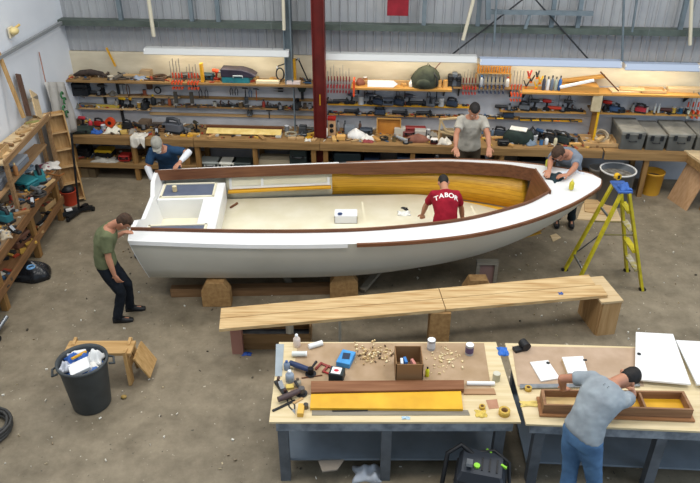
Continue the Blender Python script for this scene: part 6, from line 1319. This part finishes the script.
# ---------- further small things on benches and shelves ----------
def kd(k,l,c='6f7276'):
    return {'b':lambda:bottle(l,c,'26282b',.16,.032),'c':lambda:can(l,c,h=.11,r=.045),'j':lambda:jar(l,c),'d':lambda:drill(l,c),'s':lambda:sander(l,c,s=1.1),'g':lambda:grinder(l,c),
     'p':lambda:plane(l),'f':lambda:fclamp(l,None,.34,c,'8a5a30'),'x':lambda:case(l,'tool case',.24,.16,.1,c),'o':lambda:board(l,.22,.07,.04,C(c),'offcut','offcut'),'r':lambda:rag(l,.2,.15,.08,C(c,r=.85),int(c,16)%97),
     't':lambda:tape(l,c,.05,.04),'k':lambda:coil(l,.09,4,c,.012),'B':lambda:cbox(l,.2,.16,.13,c)}[k]()
for i,(px,d,z,k,c,l) in enumerate((
 (76,.25,Zb,'B','6a5844','brown carton at the back of the left bench end'),(72,.42,Zb,'j','7c8a94','grey blue pot beside the green case on the back bench'),(94,.48,Zb,'o','8a6a44','brown offcut between the red sander and the blue cloth'),(104,.5,Zb,'c','b8bcc0','silver tin behind the white paper towels'),
 (106,.22,Zb,'f','3a3632','dark clamp at the wall behind the white paper towels'),(118,.28,Zb,'r','c9b896','tan rag right of the orange reel'),(120,.42,Zb,'j','d8b24a','yellow pot right of the paper towels'),(133,.55,Zb,'r','8c8478','grey brown rag left of the draped white rag'),(146,.25,Zb,'B','6c5a48','brown carton at the wall behind the man in blue'),(149,.5,Zb,'o','a08054','tan offcut above the grey cap of the man in blue'),
 (153,.35,Zb,'k','3a3330','dark rope coil behind the man in blue'),(157,.6,Zb,'p','4a3326','hand plane on the bench edge right of the grey cap'),(161,.22,Zb,'g','54493f','brown grinder near the wall above the man in blue'),(169,.28,Zb,'x','4f535a','grey case behind the large belt sander'),(180,.3,Zb,'f','4a4540','dark clamp behind the belt sander at the wall'),(190,.25,Zb,'r','5a554a','dark rag at the wall left of the mahogany board'),(194,.62,Zb,'o','c79a4a','yellow offcut at the bench joint'),
 (212,.68,Zb,'o','b08a5a','tan offcut in front of the pale board, left end'),(262,.68,Zb,'o','a07c4e','tan offcut in front of the pale board, right half'),(287,.3,Zb,'c','9aa0a4','tin at the right end of the mahogany board'),(296,.25,Zb,'j','8a8478','grey pot at the wall behind the vise'),(309,.3,Zb,'k','6a6a66','grey cable coil at the wall left of the red column'),(312,.45,Zb,'o','d2a84a','yellow block against the red column'),
 (334,.65,Zb,'o','cfa868','tan offcut before the dial machine'),(350,.3,Zb,'B','7a828a','grey carton behind the white bags'),(366,.3,Zb,'x','3a4450','dark blue case left of the orange tray'),(376,.6,Zb,'o','b98c50','tan offcut below the orange tray'),(394,.65,Zb,'j','6a5a3a','brown pot before the orange tray'),(400,.3,Zb,'B','c4beb0','pale carton at the wall right of the orange tray'),(409,.35,Zb,'x','6d2c2a','dark red case behind the brown tool bag'),
 (428,.3,Zb,'c','c6c8ca','silver tin behind the small white bottle'),(433,.3,Zb,'r','9a9488','grey rag behind the pale frame'),(448,.35,Zb,'B','8a7a60','brown carton behind the white rag heap'),(456,.5,Zb,'x','4c4640','dark case left of the standing man'),(492,.3,Zb,'b','5a6a7a','slate bottle right of the standing man'),(497,.4,Zb,'o','c09458','tan offcut right of the standing man'),(500,.25,Zb,'s','3a4450','dark sander behind the right arm of the standing man'),
 (508,.7,Zb,'o','b48a50','tan offcut below the green holdall'),(531,.62,Zb,'r','6c7a88','blue grey rag right of the green holdall'),(536,.25,Zb,'x','565c66','grey case at the wall behind the blue drill'),(548,.25,Zb,'f','8a5a30','brown clamp at the wall behind the bow man'),(555,.6,Zb,'b','d2c9a8','cream bottle behind the head of the bow man'),(560,.22,Zb,'c','a8553a','rusty tin at the wall behind the bow man'),(575,.6,Zb,'o','c79a5a','tan block left of the orange upright'),
 (608,.35,Zb+.01,'o','d8b888','pale offcut in the pine tray'),
 (80,.12,Zt,'r','6a5a4c','brown cloth at the very left end of the top shelf'),(72,.2,Zt,'o','a58a66','tan block at the left end of the top shelf'),(104,.1,Zt,'k','4a3c34','dark rope at the right of the tarpaulin'),(120,.25,Zt,'g','5a544c','brown grey grinder on the top left shelf'),(127,.08,Zt,'r','8c7a64','tan cloth behind the pale batten'),(147,.1,Zt,'B','a89070','tan carton on the top shelf above the saw'),(152,.3,Zt,'f','6a4a34','rusty clamp lying on the shelf edge above the saw'),(166,.15,Zt,'f','4a3a30','dark clamp left of the orange clamps on the shelf'),(186,.12,Zt,'x','5c5a58','small grey case between the two orange clamp rows'),(208,.12,Zt,'x','2b4a58','small teal box right of the yellow post'),
 (256,.12,Zt,'o','c09860','tan block behind the teal case'),(276,.12,Zt,'o','a87f50','brown block behind the cream board'),
 (365,.12,1.782,'c','b08050','tan tin behind the pointed board'),(403,.15,1.782,'o','b88c50','tan block right of the pointed board'),(432,.08,1.782,'b','7a4a3a','brown bottle behind the backpack'),
 (88,.12,1.442,'f','4a4a48','grey clamp lying on the upper left ledge'),(113,.08,1.442,'r','7a746a','grey rag on the upper left ledge'),(138,.06,1.442,'f','6a4a30','rusty clamp on the upper left ledge by the saw'),(145,.06,1.442,'j','8a4a34','red brown pot on the upper left ledge'),
 (76,.14,1.202,'r','6a6a60','grey rag in the corner of the low ledge'),(117,.12,1.202,'b','8a8478','grey bottle on the low ledge left of the yellow drills'),(140,.12,1.202,'c','c9a04a','yellow tin on the low ledge right of the yellow drills'),(146,.12,1.202,'s','2b2d30','black sander at the right end of the low ledge'),
 (170,.13,1.272,'b','a0522d','rusty bottle on the narrow ledge left'),(176,.13,1.272,'c','b8b4a8','pale tin on the narrow ledge'),(196,.13,1.272,'f','4a4038','brown clamp on the narrow ledge'),(215,.13,1.272,'j','9c9a90','grey pot on the narrow ledge below the orange drill'),(241,.13,1.272,'c','6a5a44','brown tin on the narrow ledge below the hammer'),(256,.13,1.272,'f','5a4a3a','dark clamp on the narrow ledge below the lamp'),(264,.13,1.272,'b','8a2f24','red bottle on the narrow ledge'),(297,.13,1.272,'s','3a3d40','dark sander on the narrow ledge below the brush'),
 (600,.5,Zb+.075,'o','bfa070','tan block on the pine tray rim'),(632,.12,1.362,'b','8a8a84','grey bottle left of the red sander on the crate ledge'),(646,.12,1.362,'j','c9c4b4','pale pot right of the red sander'),(666,.12,1.362,'g','5a3430','brown grinder left of the yellow tin'))):
    o=kd(k,l,c); put(o,px,d,z,R((i*67)%180) if k not in'xB' else R((i*13)%20-10))
# left wall bench extras
for i,(px,py,k,c,l) in enumerate(((20,196,'o','b58a5a','tan offcut near the teal drill on the left wall bench'),(36,192,'g','6a6e72','grey grinder before the teal case on the left wall bench'),(30,160,'x','4f4a48','dark case at the far end of the left wall bench'),(52,175,'f','8a5a30','clamp lying at the far corner of the left wall bench'),(22,214,'o','8d6a44','brown offcut on the near half of the left wall bench'),(12,200,'j','a83a30','red pot on the left wall bench'),(3,200,'B','7a6850','brown carton at the photo edge on the left wall bench'),(40,196,'k','3b3632','dark cable coil on the left wall bench edge'),(14,232,'p','4a3326','hand plane near the close end of the left wall bench'),(6,236,'r','a89a84','tan rag near the close end of the left wall bench'))):
    lp(px,py,z0,kd(k,l,c),R((i*53)%180))
# uncountable small stuff
def scatter(label,fn,n,cols,smin,smax,seed,name='small_scraps'):
    r=random.Random(seed); mb=MB(); 
    for i in range(n):
        mb.cur=r.randrange(len(cols)); p=fn(r); a=r.uniform(0,6.28); L_=r.uniform(smin,smax); w_=L_*r.uniform(.15,.6); h_=r.uniform(.006,.02+smax*.15)
        if r.random()<.35: d=Vector((math.cos(a),math.sin(a),0))*L_/2; mb.tube([p-d+Vector((0,0,h_*.5)),p+d+Vector((0,0,h_*.5))],h_*.5,5)
        else: mb.box(p+Vector((0,0,h_/2)),(L_,w_,h_),rz=a)
    o=mb.obj(name,[C(c) for c in cols],None,fixn=False); tag(o,label,'scraps',kind='stuff'); return o
mix_=('7a5a3a','a88a60','3a3632','26282b','8a8d90','c9c4b8','5a4a3a','a0402a','c9a04a','3a5a7a')
def along(pa,pb,z,d0,d1):
    def f(r): d=r.uniform(d0,d1); return bp(r.uniform(pa,pb),d,z)
    return f
scatter('small screws, offcuts and scraps scattered over the left back bench',along(72,190,Zb,.08,.72),170,mix_,.02,.12,1)
scatter('small scraps scattered over the bench between the two joints left of the red column',along(196,316,Zb,.08,.72),110,mix_,.02,.10,2)
scatter('small scraps scattered over the long bench right of the red column',along(324,598,Zb,.08,.72),320,mix_,.02,.12,3)
scatter('small bits lying on the left half of the top shelf',along(68,316,Zt,.06,.33),110,mix_,.02,.14,4)
scatter('small bits lying on the narrow ledge over the left benches',along(154,320,1.272,.05,.14),90,mix_,.02,.09,5)
scatter('small bits lying on the low corner ledge',along(70,148,1.202,.05,.16),60,mix_,.03,.14,6)
scatter('small bits lying on the upper yellow ledge',along(330,468,1.392,.05,.14),110,mix_[2:],.02,.10,7)
scatter('small bits lying on the lower orange ledge',along(330,518,1.192,.05,.13),120,mix_[2:],.02,.10,8)
scatter('small bits lying on the orange ledge above the bow man',along(502,584,1.352,.05,.18),60,mix_,.02,.09,9)
scatter('small bits lying on the ledge above the grey crates',along(603,698,1.362,.05,.2),60,mix_,.02,.08,10)
scatter('scraps and dust lying under the left back bench',along(72,188,.336,.2,.7),90,mix_,.03,.16,11)
scatter('scraps lying on the lower shelf of the left wall bench',lambda r:Vector((XL(0)+0,0,0)) if 0 else (lambda Y:Vector((XL(Y)-r.uniform(.06,.40),Y,.332)))(r.uniform(7.2,10.5)),110,mix_,.03,.18,12)
scatter('small tools and scraps strewn over the left wall bench',lambda r:(lambda Y:Vector((XL(Y)-r.uniform(.04,.44),Y,.872)))(r.uniform(7.2,10.6)),190,mix_,.03,.14,13)
scatter('wood scraps on the top shelf of the left rack',lambda r:Vector((r.uniform(-5.25,-5.05),r.uniform(9.4,11.1),1.652)),30,mix_[:2]+('d8b888',),.04,.2,14)
def tpx(x0,x1,y0,y1,z): return lambda r:onz(r.gauss((x0+x1)/2,(x1-x0)/4),r.gauss((y0+y1)/2,(y1-y0)/4),z)
scatter('pale curled wood shavings on the left table behind the boxes',tpx(352,394,344,366,Z2),130,('e8d8b0','d8c090','b89868','5a4632'),.008,.035,15,'wood_shavings')
scatter('pale wood shavings right of the open cardboard box',tpx(430,462,348,372,Z2),60,('e8d8b0','e0cc9c'),.008,.035,16,'wood_shavings')
scatter('bits of paper and wood strewn over the grey concrete floor',lambda r:Vector((r.uniform(-4.4,5.4),r.uniform(4.6,11.4),.001)),420,('cfc8b8','b8a888','8a7a62','e0dcd0','4a443a'),.008,.035,17,'floor_scraps')
